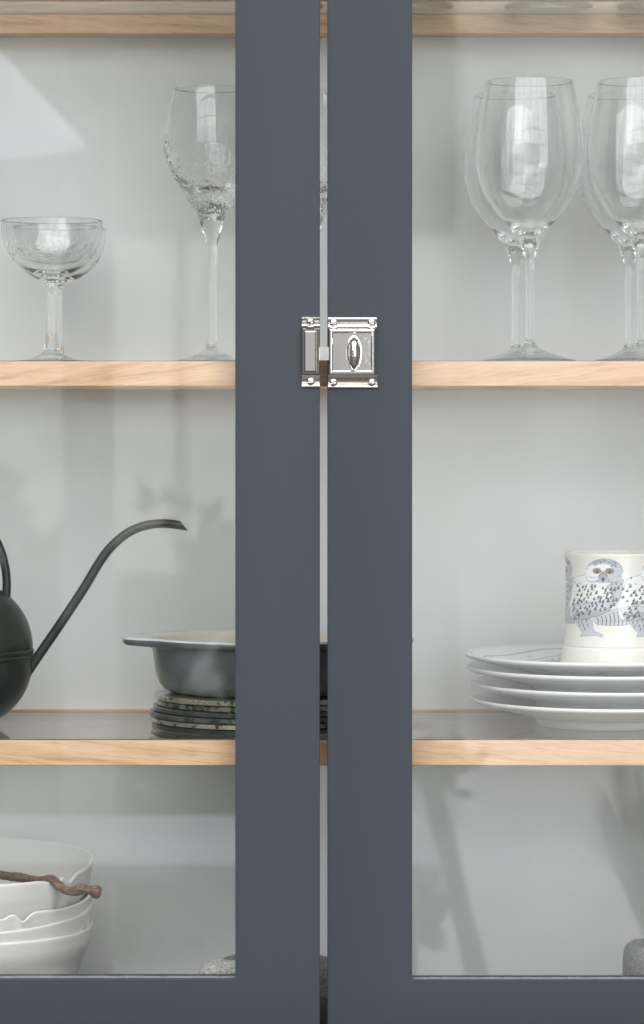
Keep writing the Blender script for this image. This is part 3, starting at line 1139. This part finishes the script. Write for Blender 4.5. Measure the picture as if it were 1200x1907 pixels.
def owl(off):
    o = lambda pts_: [(a + off, b_) for a, b_ in (zp(*q) for q in pts_)]
    o2_ = lambda pts_: [(a + off - PER, b_) for a, b_ in (zp(*q) for q in pts_)]
    # tail (read from the right hand bird)
    tl = o2_([(488, 1005), (520, 965), (640, 905), (780, 862), (960, 830), (1130, 840), (1130, 1000), (1000, 1050), (870, 1078), (700, 1085), (545, 1072), (500, 1045)])
    poly(tl, PALE)
    for i, zx in enumerate(range(530, 900, 52)):
        stroke(o2_([(zx, 985 - (zx - 530) * 0.33), (zx + 14, 1020), (zx + 6, 1072)]), 2.0, INK, 0.8)
        stroke(o2_([(zx + 20, 1020), (zx + 48, 1030)]), 0.9, MIDC, 0.9)
    stroke(tl + tl[:1], 0.9, MIDC, 0.9)
    # leg and foot
    lg = o([(265, 1015), (300, 1100), (350, 1175), (330, 1218), (380, 1222), (500, 1208), (585, 1230), (606, 1205), (560, 1180), (505, 1165), (478, 1110), (470, 1000)])
    poly(lg, PALE * 0.93)
    stroke(lg + lg[:1], 0.8, MIDC)
    for zx, zy in ((320, 1080), (362, 1080), (418, 1078), (378, 1125), (345, 1030), (400, 1020), (305, 1030)):
        stroke(o([(zx, zy - 18), (zx - 4, zy + 16)]), 1.8, INK, 0.9)
    # body
    bd = o([(380, 415), (300, 440), (250, 475), (235, 560), (215, 700), (200, 800), (205, 920), (245, 1010), (330, 1010), (440, 985), (560, 950), (690, 890), (770, 820), (820, 720), (850, 600), (862, 480), (840, 380)])
    poly(bd, WHITE * 0.94)
    poly(o([(640, 560), (860, 470), (850, 600), (815, 730), (745, 830), (725, 700), (690, 640), (650, 600)]), PALE * 0.93)
    poly(o([(205, 840), (330, 760), (520, 770), (730, 690), (740, 800), (690, 890), (560, 950), (440, 985), (330, 1010), (245, 1010)]), PALE, 0.75)
    poly(o([(225, 935), (330, 900), (470, 905), (600, 880), (700, 830), (700, 890), (560, 950), (440, 985), (330, 1010), (240, 1010)]), MIDC, 0.55)
    for q in ([(240, 990), (300, 920), (315, 985), (260, 1012)],):
        poly(o(q), INK, 0.75)
        poly(o([(262, 980), (296, 945), (300, 975), (272, 995)]), PALE)
    stroke(o([(320, 720), (300, 830), (420, 790), (560, 740), (690, 660)]), 1.0, MIDC, 0.8)
    stroke(o([(690, 650), (735, 700), (740, 790), (690, 880), (560, 950), (440, 985), (330, 1012)]), 1.8, MIDC, 1)
    stroke(o([(862, 480), (850, 600), (815, 730), (745, 840)]), 1.2, MIDC, 0.9)
    stroke(o([(375, 425), (300, 440), (250, 475), (235, 560), (215, 700), (200, 800), (210, 930)]), 0.8, MIDC, 0.8)
    for j, zy in enumerate(range(470, 990, 54)):
        for i, zx in enumerate(range(235, 840, 54)):
            x_, y_ = zx + (j % 2) * 27 + rnd.uniform(-14, 14), zy + rnd.uniform(-16, 16) - (zx - 240) * 0.06
            if y_ < 500 and 330 < x_ < 800:
                continue
            if 360 < x_ < 700 and y_ < 570:
                continue
            if y_ > 1000 - max(0, (x_ - 300)) * 0.33 or x_ > 840 - max(0, y_ - 600) * 0.35 or x_ < 225:
                continue
            s_ = (0.5 if y_ < 560 else 0.9) * rnd.uniform(0.75, 1.15)
            if rnd.random() < 0.12:
                continue
            stroke(o([(x_ + 8 * s_, y_ - 22 * s_), (x_ - 9 * s_, y_ + 8 * s_)]), 3.0 * s_, INK, 1.0)
            stroke(o([(x_ - 9 * s_, y_ + 8 * s_), (x_ + rnd.uniform(8, 20) * s_, y_ + rnd.uniform(4, 14) * s_)]), 2.5 * s_, INK, 1.0)
    for k in range(60):
        x_, y_ = rnd.uniform(235, 800), rnd.uniform(600, 960)
        if y_ < 985 - max(0, (x_ - 300)) * 0.36:
            stroke(o([(x_, y_), (x_ + rnd.uniform(25, 60), y_ - rnd.uniform(4, 22))]), 1.1, MIDC, 0.45)
    # head
    hx, hy = o([(617, 375)])[0]
    ell(hx, hy, 34.5, 22.5, PALE * 0.97)
    fx, fy = o([(470, 400)])[0]
    ell(fx, fy + 1, 14, 15, WHITE, 0.9)
    fx2, fy2 = o([(745, 405)])[0]
    ell(fx2, fy2 + 1, 14.5, 15, PALE, 0.9)
    ell(*o([(600, 330)])[0], 17, 6, WHITE, 0.9)
    for (cx_, rr__) in ((fx, 1), (fx2, 1)):
        for a_ in np.linspace(0.25, PI - 0.1, 9):
            p0 = (cx_ + 14.5 * math.cos(a_), fy + 2 + 15 * math.sin(a_))
            p1 = (cx_ + 14.5 * math.cos(a_ + 0.16), fy + 2 + 15 * math.sin(a_ + 0.16))
            stroke([p0, p1], 1.3, INK, 0.7)
    for a_ in np.linspace(-PI * 0.97, -0.03, 42):
        p0 = (hx + 34.2 * math.cos(a_), hy + 22 * math.sin(a_))
        p1 = (hx + 34.2 * math.cos(a_ + 0.05), hy + 22 * math.sin(a_ + 0.05))
        stroke([p0, p1], 1.0, INK if rnd.random() < 0.6 else MIDC, 0.8)
    for k in range(46):
        a_ = rnd.uniform(-2.45, -0.55)
        q = rnd.uniform(0.66, 0.96)
        x_, y_ = hx + 34 * q * math.cos(a_), hy + 22 * q * math.sin(a_)
        stroke([(x_, y_), (x_ + rnd.uniform(0.8, 2.4), y_ + rnd.uniform(-0.7, 0.7))], 1.2, INK, 0.85)
    poly(o([(715, 235), (790, 265), (765, 290), (700, 330), (690, 310), (740, 275)]), MIDC, 0.9)
    for k in range(26):
        a_ = rnd.uniform(-0.6, 0.75)
        q = rnd.uniform(0.72, 0.97)
        x_, y_ = hx + 34 * q * math.cos(a_), hy + 22 * q * math.sin(a_)
        stroke([(x_, y_), (x_ + 1.3, y_ + 1.0)], 0.8, MIDC if rnd.random() < 0.6 else INK, 0.7)
    for ex, ey in ((525, 378), (684, 380)):
        x_, y_ = o([(ex, ey)])[0]
        ell(x_, y_ - 0.6, 8.6, 5.6, MIDC, 0.8)
        ell(x_, y_, 6.9, 4.3, INK, 0.95)
        ell(x_, y_ + 0.1, 6.0, 3.6, AMBER)
        ell(x_, y_, 2.7, 3.5, INK * 0.6)
        ell(x_ - 0.9, y_ - 1.3, 0.7, 0.7, WHITE)
    stroke(o([(470, 360), (560, 345), (590, 395)]), 1.3, MIDC, 0.9)
    stroke(o([(735, 360), (655, 345), (615, 395)]), 1.3, MIDC, 0.9)
    poly(o([(540, 440), (605, 400), (660, 440), (630, 490), (600, 520), (565, 490)]), MIDC, 0.55)
    stroke(o([(545, 438), (605, 398), (655, 438)]), 1.6, INK, 0.75)
    poly(o([(580, 480), (605, 455), (628, 480), (602, 524)]), INK, 0.95)
    stroke(o([(430, 450), (490, 465), (540, 450)]), 1.2, MIDC, 0.8)
    stroke(o([(560, 505), (480, 515), (420, 505)]), 1.0, INK, 0.6)
    stroke(o([(640, 500), (720, 525), (790, 515)]), 1.0, INK, 0.6)


for n_ in (-2, 2, 1, 0, -1):
    owl(n_ * PER)
# the bird on the far left is seen edge on and reads darker and bluer
nz, nu = len(V), len(U)
zs = np.array([row2z(q) for q in V])
rs = np.interp(-zs, [-z for z in wall_z], wall_r) + 0.00012
ang = U / 90.0
X = rs[:, None] * np.sin(ang)[None, :]
Y = -rs[:, None] * np.cos(ang)[None, :]
Zg = np.repeat(zs[:, None], nu, 1)
vco = np.stack([X, Y, Zg], -1).reshape(-1, 3)
idx = np.arange(nz * nu).reshape(nz, nu)
fq = np.stack([idx[:-1, :-1], idx[1:, :-1], idx[1:, 1:], idx[:-1, 1:]], -1).reshape(-1, 4)
me = bpy.data.meshes.new('owl_print')
me.vertices.add(len(vco))
me.vertices.foreach_set('co', vco.ravel())
me.loops.add(fq.size)
me.loops.foreach_set('vertex_index', fq.ravel().astype(np.int32))
me.polygons.add(len(fq))
me.polygons.foreach_set('loop_start', np.arange(0, fq.size, 4, dtype=np.int32))
me.update(calc_edges=True)
at_ = me.color_attributes.new('print', 'FLOAT_COLOR', 'POINT')
at_.data.foreach_set('color', np.concatenate([img.reshape(-1, 3), np.ones((nz * nu, 1))], 1).ravel())
m, nt, b = new_mat('owl_print_glaze')
va = N(nt, 'ShaderNodeVertexColor', layer_name='print')
nt.links.new(va.outputs['Color'], b.inputs['Base Color'])
b.inputs['Roughness'].default_value = 0.16
link('owl_print', me, m, mug)

# ------------------------------------------------------------------ bowls
BY = 0.163
u = (D + BY) / F
bowl_x = P(-76, 0, BY).x
H = 0.0680


def rim_table(pts_, dz):
    """Front rim read from the photograph (px, row) -> lift of the rim in metres at each angle; the back keeps the lift of the right tip."""
    ang_, lift = [], []
    for px, row in pts_:
        c_ = min(0.9995, (P(px, 0, BY).x - bowl_x) / 0.1156)
        a = -math.acos(c_)
        for _ in range(3):
            y = BY + 0.1156 * math.sin(a)
            c_ = min(0.9995, (P(px, 0, y).x - bowl_x) / 0.1156)
            a = -math.acos(c_)
        z = (HZ - row) * (D + y) / F
        ang_.append(math.degrees(a))
        lift.append(z - (ZB + dz + 0.069))
    o = np.argsort(ang_)
    xs = np.arange(-180, 181)
    ys = np.interp(xs, [-150] + list(np.array(ang_)[o]) + [15, 90, 165, 180], [0.5 * (lift[o[0]] + lift[o[-1]])] + list(np.array(lift)[o]) + [lift[o[-1]], lift[o[-1]] + 0.0025, lift[o[-1]], 0.5 * (lift[o[0]] + lift[o[-1]])])
    k = np.array([0.25, 0.5, 0.25])
    ys = np.convolve(np.pad(ys, 1, mode='edge'), k, 'valid')
    return lambda deg: float(np.interp((deg + 180) % 360 - 180, xs, ys))


bo = catmull([(0.048, 0.0), (0.054, 0.0012), (0.068, 0.004), (0.082, 0.0085), (0.092, 0.0148), (0.1000, 0.0231), (0.1043, 0.0318), (0.1072, 0.0390), (0.1112, 0.0490), (0.1139, 0.0575), (0.1154, 0.0650), (0.1157, 0.0674)], 5)
bi = catmull([(0.1156, 0.0686), (0.1143, 0.0691), (0.1133, 0.0680), (0.1124, 0.0630), (0.1088, 0.0492), (0.1046, 0.0392), (0.0972, 0.0250), (0.0890, 0.0170), (0.079, 0.0112), (0.064, 0.0070), (0.04, 0.0048)], 5)
bprof = [(0, 0.0012), (0.044, 0.0012)] + bo + bi + [(0, 0.0045)]


def bowl(table, lab_, dz, bulge=()):
    ph = random.uniform(0, 6)
    lift = rim_table(table, dz)

    def wp(k, a, r, z):
        deg = math.degrees(a)
        q = max(0.0, (z - 0.012) / (0.069 - 0.012))
        r2 = r + 0.0004 * math.sin(z * 230 + ph + 0.25 * math.sin(a)) * (1 if 0.01 < z < 0.060 else 0.2)
        r2 *= 1 + 0.0025 * math.sin(2 * a + ph)
        loc_ = lift(deg) - 0.5 * (lift(deg - 9) + lift(deg + 9))
        r2 += 0.22 * max(0.0, -loc_) * q ** 4
        for c_, w_, zc_, hz_, l_ in bulge:
            d = ((deg - c_ + 180) % 360 - 180) / w_
            e = (z - zc_) / hz_
            if abs(d) < 1 and abs(e) < 1:
                r2 += l_ * (0.5 + 0.5 * math.cos(PI * d)) * (0.5 + 0.5 * math.cos(PI * e))
        return r2, z + lift(deg) * q ** 1.7

    o = lathe('porcelain_bowl', bprof, M['porcelain'], None, 360, wp)
    tag(o, lab_, 'bowl', 'stack of white porcelain bowls')
    o.location = (bowl_x, BY, ZB + dz)
    return o


bowl([(0, 1757), (52.5, 1753.5), (105, 1746.5), (149, 1737), (168, 1727), (172.3, 1720)], 'lowest white porcelain bowl of the stack, with an even rim', 0.0)
bowl([(0, 1736), (52.5, 1730), (105, 1718.5), (149, 1704.5), (168, 1690.5), (172.3, 1682)], 'white porcelain bowl second from the bottom, pinched dents at its right side', 0.0142, bulge=[(-17, 3.2, 0.050, 0.010, 0.0026), (-8.5, 2.2, 0.055, 0.010, 0.0022)])
bowl([(0, 1711), (4.4, 1713.5), (10.5, 1710.5), (19.3, 1704.5), (28, 1702.6), (33, 1705.5), (37.6, 1713), (41, 1717), (47, 1714.5), (56, 1704.5), (66.5, 1698), (75, 1696.6), (105, 1694), (133, 1688), (157.5, 1677), (169, 1666), (171.5, 1660)],
     'white porcelain bowl third from the bottom, with a ragged notched rim', 0.0285)
bowl([(0, 1647.6), (35, 1645), (70, 1641.5), (84, 1641), (91, 1643), (98, 1650), (104, 1654), (109, 1646), (114, 1634.5), (120.8, 1634.5), (126, 1641), (129, 1644.5), (135, 1636), (143.5, 1625.8), (157.5, 1618), (168, 1610), (172, 1601), (172.5, 1597)],
     'topmost white porcelain bowl of the stack, deep notch in its rim, twig resting on it', 0.0475)

# twig
TW = []
for px, py, y, r in ((-190, 1604, 0.185, 8.5), (-100, 1616, 0.160, 8.5), (0, 1629, 0.128, 8.0), (35, 1634, 0.112, 8.6), (70, 1638, 0.098, 6.6), (92, 1636, 0.089, 6.2), (102, 1641, 0.084, 8.0), (113, 1651, 0.080, 8.0), (127, 1659, 0.077, 8.2), (145, 1657.5, 0.076, 10), (151, 1655, 0.076, 10.5), (161, 1656, 0.076, 6.8), (167, 1658, 0.076, 8), (174, 1660, 0.076, 12), (180, 1661, 0.0765, 13), (185, 1661.5, 0.077, 11.5), (188, 1662, 0.077, 7)):
    p = P(px, py, y)
    TW.append((p.x, p.y, p.z, S(r, y)))
TW = catmull(TW, 8)
v, f = tube_data([q[:3] for q in TW], [q[3] for q in TW], 28)
vv = []
for i, q in enumerate(v):
    c_ = Vector(TW[i // 28][:3])
    p = Vector(q)
    n_ = (p - c_)
    L_ = n_.length
    k_ = 1 + 0.20 * noise.noise(Vector((p.x * 90, p.y * 160, p.z * 160))) + 0.10 * noise.noise(Vector((p.x * 200, p.y * 500, p.z * 500)))
    vv.append(tuple(c_ + n_ * k_))
m, nt, b = new_mat('weathered_twig')
vmap = mapping(nt, (70, 620, 620))
t = N(nt, 'ShaderNodeTexNoise', Scale=1.0, Detail=5.0, Roughness=0.7)
nt.links.new(vmap, t.inputs['Vector'])
nt.links.new(ramp(nt, t.outputs['Fac'], [(0.32, lin(72, 56, 48)), (0.5, lin(122, 98, 86)), (0.68, lin(168, 146, 130))]), b.inputs['Base Color'])
b.inputs['Roughness'].default_value = 0.8
bump(nt, b, t.outputs['Fac'], 0.8, 0.0008)
tw = pyd('wooden_twig', vv, f, m, None, True, 70)
org = Vector(vv[0])
tag(tw, 'crooked brown twig with a knobbed end lying across the top bowl', 'twig')


# ------------------------------------------------------------------ stone pieces at the bottom
def stone(name, prof, mat, loc, lab_, cat, seg=96, amp=0.0012, sc=60, scale=(1, 1, 1)):
    def wp(k, a, r, z):
        p = Vector((r * math.cos(a), r * math.sin(a), z))
        return r + amp * noise.noise(p * sc), z + amp * 0.6 * noise.noise(p * sc + Vector((9, 3, 1)))
    o = lathe(name, prof, mat, None, seg, wp)
    o.location = loc
    o.scale = scale
    return tag(o, lab_, cat)


zrow = lambda row, y: (HZ - row) * (D + y) / F - ZB
# the wide mortar behind the door stiles
my = 0.17
mh = zrow(1789, my)
prof = [(0, 0), (0.040, 0), (0.046, 0.003)] + catmull([(0.050, 0.012), (0.052, 0.022), (0.0525, mh - 0.010), (0.050, mh - 0.002), (0.047, mh), (0.0425, mh - 0.003), (0.039, mh - 0.012), (0.030, 0.018), (0.012, 0.012)], 4) + [(0, 0.0115)]
stone('stone_mortar', prof, M['granite'], (P(514, 0, my).x, my, ZB), 'rough grey stone mortar behind the two door stiles, seen in the gap', 'mortar')
py_ = 0.085
a_ = P(395, 1814, py_)
pts = catmull([(P(428, 1814, py_).x + 0.02, py_ + 0.01, a_.z - 0.004), (a_.x + 0.012, py_ + 0.004, a_.z - 0.002), (a_.x - 0.001, py_, a_.z), ], 6)
prof = [(0, 0)] + catmull([(0.004, 0.0003), (0.0075, 0.0022), (0.0105, 0.0062), (0.0122, 0.0115), (0.0125, 0.018), (0.0120, 0.030), (0.0105, 0.045)], 4) + [(0, 0.0455)]
pst = stone('stone_pestle', [(r, z) for r, z in prof], M['granite_pale'], (0, 0, 0), 'pale speckled stone pestle, its rounded end beside the left door stile', 'pestle', 64, 0.0008, 120)
# lies along x: pole of the lathe points right
pst.rotation_euler = (0, PI / 2, 0.25)
pst.location = (P(372, 0, py_).x + 0.0, py_, ZB)
pst.location.z = (HZ - 1789) * (D + py_) / F - 0.0126
# low stone slab under the pestle
prof = [(0, 0), (0.050, 0), (0.054, 0.003)] + [(0.055, pst.location.z - ZB - 0.0165), (0.053, pst.location.z - ZB - 0.0130), (0, pst.location.z - ZB - 0.0122)]
stone('stone_block', prof, M['basalt'], (P(372, 0, py_).x + 0.055, py_ + 0.001, ZB), 'dark low stone block under the pale pestle, behind the left door', 'stone', 72, 0.001, 80)

my2 = 0.115
mh2 = zrow(1756, my2)
prof = [(0, 0), (0.030, 0), (0.036, 0.003)] + catmull([(0.0375, 0.012), (0.038, mh2 - 0.018), (0.0374, mh2 - 0.009), (0.035, mh2 - 0.003), (0.0315, mh2 - 0.0005), (0.027, mh2 - 0.002), (0.023, mh2 - 0.012), (0.016, 0.03)], 5) + [(0, 0.026)]
stone('stone_cup', prof, M['basalt'], (P(1160, 0, my2).x + 0.038, my2, ZB), 'dark grey rough stone cup with rounded lip at the right edge', 'stone cup', 96, 0.0006, 90)

# ------------------------------------------------------------------ what the panes and the metal mirror: the garden side of the place and added reflection shapers
grass = plain('grey_stone_floor', (0.13, 0.105, 0.09), 0.5, var=0.2, scale=3)
fl = box('floor', -6, 6, -4.7, 0.6, -1.60, -1.50, grass)
tag(fl, kind='structure')
pale = plain('pale_paving', (0.72, 0.70, 0.66), 0.8, var=0.08, scale=2)
pt_ = box('patio', -6, 6, -9, -4.7, -1.66, -1.56, pale)
tag(pt_, kind='structure')

# sky beyond the garden window
m, nt, b = new_mat('cloudy_sky')
nt.nodes.remove(b)
em = N(nt, 'ShaderNodeEmission')
em.inputs['Strength'].default_value = SKY
vm = mapping(nt, (0.45, 0.45, 0.8))
t = N(nt, 'ShaderNodeTexNoise', Scale=1.0, Detail=6.0, Roughness=0.55)
nt.links.new(vm, t.inputs['Vector'])
nt.links.new(ramp(nt, t.outputs['Fac'], [(0.36, (0.66, 0.75, 0.92)), (0.52, (0.965, 0.965, 0.965)), (0.68, (1.0, 0.99, 0.975))]), em.inputs['Color'])
nt.links.new(em.outputs[0], nt.nodes['Material Output'].inputs['Surface'])
line = catmull([(-7.6, -2.2), (-7.6, 0.0), (-7.6, 2.2), (-7.0, 4.0), (-5.4, 4.9), (-3.4, 5.1), (-1.6, 5.1)], 4)
v = [(x, a, b) for a, b in line for x in (-5.5, 5.5)]
f = [(2 * k, 2 * k + 1, 2 * k + 3, 2 * k + 2) for k in range(len(line) - 1)]
sky = pyd('sky', v, f, m)
tag(sky, kind='structure')

white_gloss = plain('white_frame_paint', (0.78, 0.78, 0.77), 0.4, var=0.02)
win_t = tag(empty('garden_window', (0, -4.6, 0)), 'white framed garden window mirrored in the door glass', 'window')
zb, zt_ = 0.98, 3.6
for x in (-2.9, -1.45, -0.02, 1.45, 2.9):
    box('mullion', x - 0.045, x + 0.045, -0.05, 0.05, zb, zt_, white_gloss, win_t)
box('transom', -2.95, 2.95, -0.06, 0.06, zb - 0.10, zb, white_gloss, win_t)
box('transom', -2.95, 2.95, -0.05, 0.05, 2.05, 2.11, white_gloss, win_t)
box('transom', -2.95, 2.95, -0.06, 0.06, zt_, zt_ + 0.10, white_gloss, win_t)
for px, wd in ((165, 26),):
    p = RP(px, 0, 4.6)
    box('post', p.x - 0.06, p.x + 0.06, -0.05, 0.05, -1.5, zb - 0.1, white_gloss, win_t)

# sheer curtain sheet added at right to brighten the reflection, sky behind it
m, nt, b = new_mat('veil_sheet')
nt.nodes.remove(b)
tl = N(nt, 'ShaderNodeBsdfTranslucent')
tl.inputs['Color'].default_value = (0.84, 0.835, 0.82, 1)
df = N(nt, 'ShaderNodeBsdfDiffuse')
df.inputs['Color'].default_value = (0.6, 0.6, 0.58, 1)
mxs = N(nt, 'ShaderNodeMixShader')
mxs.inputs[0].default_value = 0.12
nt.links.new(tl.outputs[0], mxs.inputs[1])
nt.links.new(df.outputs[0], mxs.inputs[2])
gap = N(nt, 'ShaderNodeBsdfTransparent')
mx2 = N(nt, 'ShaderNodeMixShader')
mx2.inputs[0].default_value = 0.125
nt.links.new(mxs.outputs[0], mx2.inputs[1])
nt.links.new(gap.outputs[0], mx2.inputs[2])
nt.links.new(mx2.outputs[0], nt.nodes['Material Output'].inputs['Surface'])
p0, p1 = RP(852, -90, 4.3), RP(1800, 2100, 4.3)
n_ = 120
v, f = [], []
for i in range(n_ + 1):
    x = p0.x + (p1.x - p0.x) * i / n_
    y = -4.3 + 0.006 * math.sin(i * 0.23) + 0.002 * math.sin(i * 0.61)
    v += [(x, y, -1.48), (x, y, p0.z)]
f = [(2 * k, 2 * k + 1, 2 * k + 3, 2 * k + 2) for k in range(n_)]
cu = pyd('reflection_veil', v, f, m)
tag(cu, 'added pale curtain mirrored across the right door glass', 'veil')
# translucent screen added at left to brighten the reflection, grey board above it
m, nt, b = new_mat('veil_panel_sheet')
nt.nodes.remove(b)
tl = N(nt, 'ShaderNodeBsdfTranslucent')
vm = mapping(nt, (0.9, 0.9, 0.5))
t = N(nt, 'ShaderNodeTexNoise', Scale=1.0, Detail=2.0)
nt.links.new(vm, t.inputs['Vector'])
nt.links.new(ramp(nt, t.outputs['Fac'], [(0.35, (0.46, 0.475, 0.45)), (0.6, (0.68, 0.68, 0.665))]), tl.inputs['Color'])
nt.links.new(tl.outputs[0], nt.nodes['Material Output'].inputs['Surface'])
scr = tag(empty('reflection_screen', (0, -7.15, -1.5)), 'added translucent screen behind the mirrored hedge, with a solid board along its top', 'screen')
xe = RP(868, 0, 7.1).x
for i in range(4):
    box('veil_panel', -3.2 + (xe + 3.2) * i / 4 + 0.012, -3.2 + (xe + 3.2) * (i + 1) / 4 - 0.012, 0, 0.01, 0, 2.12, m, scr)
    box('screen_post', -3.2 + (xe + 3.2) * i / 4 - 0.012, -3.2 + (xe + 3.2) * i / 4 + 0.012, -0.01, 0.02, 0, 2.12, white_gloss, scr)
m = plain('screen_board_grey', (0.42, 0.415, 0.41), 0.9, var=0.15, scale=4)
box('top_board', -5.5, xe, -0.02, 0.03, 2.12, 3.25, m, scr)  # added with the screen to keep the upper reflection dim
box('side_board', -5.5, -3.22, -0.02, 0.03, 0, 2.12, m, scr)

# square pier added to grey the catch's reflection, straight behind the camera
blocker = tag(empty('reflection_blocker', (0.016, -5.9, -1.5)), 'added grey pier mirrored in the polished catch', 'blocker')
m = plain('grey_blocker', (0.64, 0.635, 0.63), 0.9, var=0.12, scale=5)
box('blocker_shaft', -0.185, 0.185, -0.15, 0.15, 0, 2.6, m, blocker, bevel=0.01)
box('blocker_cap', -0.21, 0.21, -0.175, 0.175, 2.6, 2.68, m, blocker, bevel=0.01)

# hedge: many leaf faces through a rough volume
lf = plain('dark_leaf', (0.075, 0.125, 0.055), 0.5, var=0.5, scale=3)
rng = random.Random(11)
hv, hf = [], []
for k in range(12000):
    x = rng.uniform(-2.4, -0.12)
    z = rng.uniform(-1.5, 0.55)
    dpt = rng.uniform(0, 0.7)
    top_ = -0.42 + 0.30 * noise.noise(Vector((x * 2.3, 0.0, 4.0))) + 0.12 * noise.noise(Vector((x * 7, 1.0, 4.0)))
    if -0.62 < x < -0.18:
        top_ += 0.10 * rng.random()
    top_ += 0.16 * rng.random() ** 2
    if x < -0.83:
        top_ += 0.08
    if z > top_ or (z > -0.85 and noise.noise(Vector((x * 4.0, z * 4.0, dpt * 0.5))) < -0.25):
        continue
    c_ = Vector((x, -6.2 - dpt, z))
    a1, a2 = rng.uniform(0, 6.28), rng.uniform(-1, 1)
    t1 = Vector((math.cos(a1), a2 * 0.5, math.sin(a1))).normalized() * rng.uniform(0.03, 0.07)
    t2 = t1.cross(Vector((0.2, 1, 0.1))).normalized() * t1.length * 0.5
    n0 = len(hv)
    hv += [tuple(c_ - t1), tuple(c_ + t2), tuple(c_ + t1), tuple(c_ - t2)]
    hf.append((n0, n0 + 1, n0 + 2, n0 + 3))
hg = pyd('hedge', hv, hf, lf, None, False)
tag(hg, 'dark green hedge mirrored softly in the left door glass', 'hedge', kind='stuff')

# white table
tb = tag(empty('garden_table', (0, 0, 0)), 'white table whose top is mirrored low in the left door glass', 'table')
n1, f1 = RP(-250, 1612, 3.6), RP(812, 1612, 3.6)
box('table_top', n1.x, f1.x, -4.36, -3.6, n1.z - 0.04, n1.z, plain('sky_tinted_table_white', (0.66, 0.75, 0.83), 0.5, var=0.04, scale=4), tb, bevel=0.004)  # sky's blue on the white top is put into its colour
for x in (n1.x + 0.06, f1.x - 0.06):
    for y in (-4.3, -3.66):
        box('leg', x - 0.025, x + 0.025, y - 0.025, y + 0.025, -1.5, n1.z - 0.04, white_gloss, tb)

# pendant lamp, daylight on its shade put in as a glow
m, nt, b = new_mat('daylit_shade_glow')
b.inputs['Base Color'].default_value = (0.8, 0.82, 0.85, 1)
b.inputs['Emission Color'].default_value = (0.70, 0.85, 1.0, 1)
b.inputs['Emission Strength'].default_value = 1.0
LL = 3.3
u = (D + LL) / F
pc = RP(-180, 266, LL)
lamp = tag(empty('pendant_lamp', (pc.x, -LL, pc.z)), 'white cone pendant lamp mirrored at the top of the left door glass', 'lamp')
lathe('lamp_shade', [(335 * u, 0), (336 * u, 0.004), (60 * u, 300 * u), (56 * u, 300 * u), (331 * u, 0.0)], m, lamp, 96)
v, f = tube_data([(0, 0, 300 * u), (0, 0, 2.0)], 0.004, 10)
pyd('lamp_cord', v, f, M['black_metal'], lamp)
lathe('lamp_cap', [(0, 300 * u - 0.01), (58 * u, 300 * u - 0.01), (58 * u, 300 * u + 0.006), (0, 300 * u + 0.02)], white_gloss, lamp, 32)

# plants by the right hand door's reflection
stem_m = plain('dark_stem', (0.03, 0.034, 0.03), 0.7, var=0.3)
LP = 4.1
pt = tag(empty('branch_in_vase', tuple(RP(905, 1900, LP))), 'thick leaning branch mirrored low in the right door glass', 'branch')
o0 = RP(905, 1900, LP)
pts = [RP(905, 1900, LP) - o0, RP(885, 1800, LP) - o0, RP(858, 1690, LP) - o0, RP(832, 1570, LP) - o0, RP(805, 1470, LP) - o0, RP(785, 1380, LP) - o0]
v, f = tube_data(catmull([tuple(p) for p in pts], 5), list(np.linspace(S(22, LP), S(17, LP), 26)), 14)
pyd('branch_stem', v, f, stem_m, pt)
lv, lfc = [], []
for k in range(120):
    base = RP(*((rng.gauss(797, 17), rng.gauss(1700, 32)) if k % 2 else (rng.gauss(815, 30), rng.gauss(1425, 25))), LP + rng.uniform(-0.1, 0.1)) - o0
    a1 = rng.uniform(0, 6.28)
    t1 = Vector((math.cos(a1), 0.3, math.sin(a1))) * 0.03
    t2 = t1.cross(Vector((0, 1, 0))) * 0.4
    n0 = len(lv)
    lv += [tuple(base - t1), tuple(base + t2), tuple(base + t1), tuple(base - t2)]
    lfc.append((n0, n0 + 1, n0 + 2, n0 + 3))
lo = pyd('leaves', lv, lfc, lf, pt, False)
lo['kind'] = 'stuff'
og = RP(1230, 1800, LP)
gr = tag(empty('dried_grass', tuple(og)), 'feathery dried grass mirrored low at the right edge of the door glass', 'dried grass')
for k in range(105):
    x_ = rng.gauss(0, 1)
    p0 = RP(1225 + rng.uniform(-8, 8), 1800, LP) - og
    p1 = RP(1205 + x_ * 22, 1640 + rng.uniform(-30, 30), LP + rng.uniform(-0.1, 0.1)) - og
    p2 = RP(1175 + x_ * 44, 1450 + abs(x_) * 40 + rng.uniform(-60, 90), LP + rng.uniform(-0.1, 0.1)) - og
    pp = catmull([tuple(p0), tuple(p1), tuple(p2)], 4)
    v, f = tube_data(pp, list(np.linspace(0.0030, 0.0013, len(pp))), 5)
    pyd('grass_stalk', v, f, stem_m, gr)
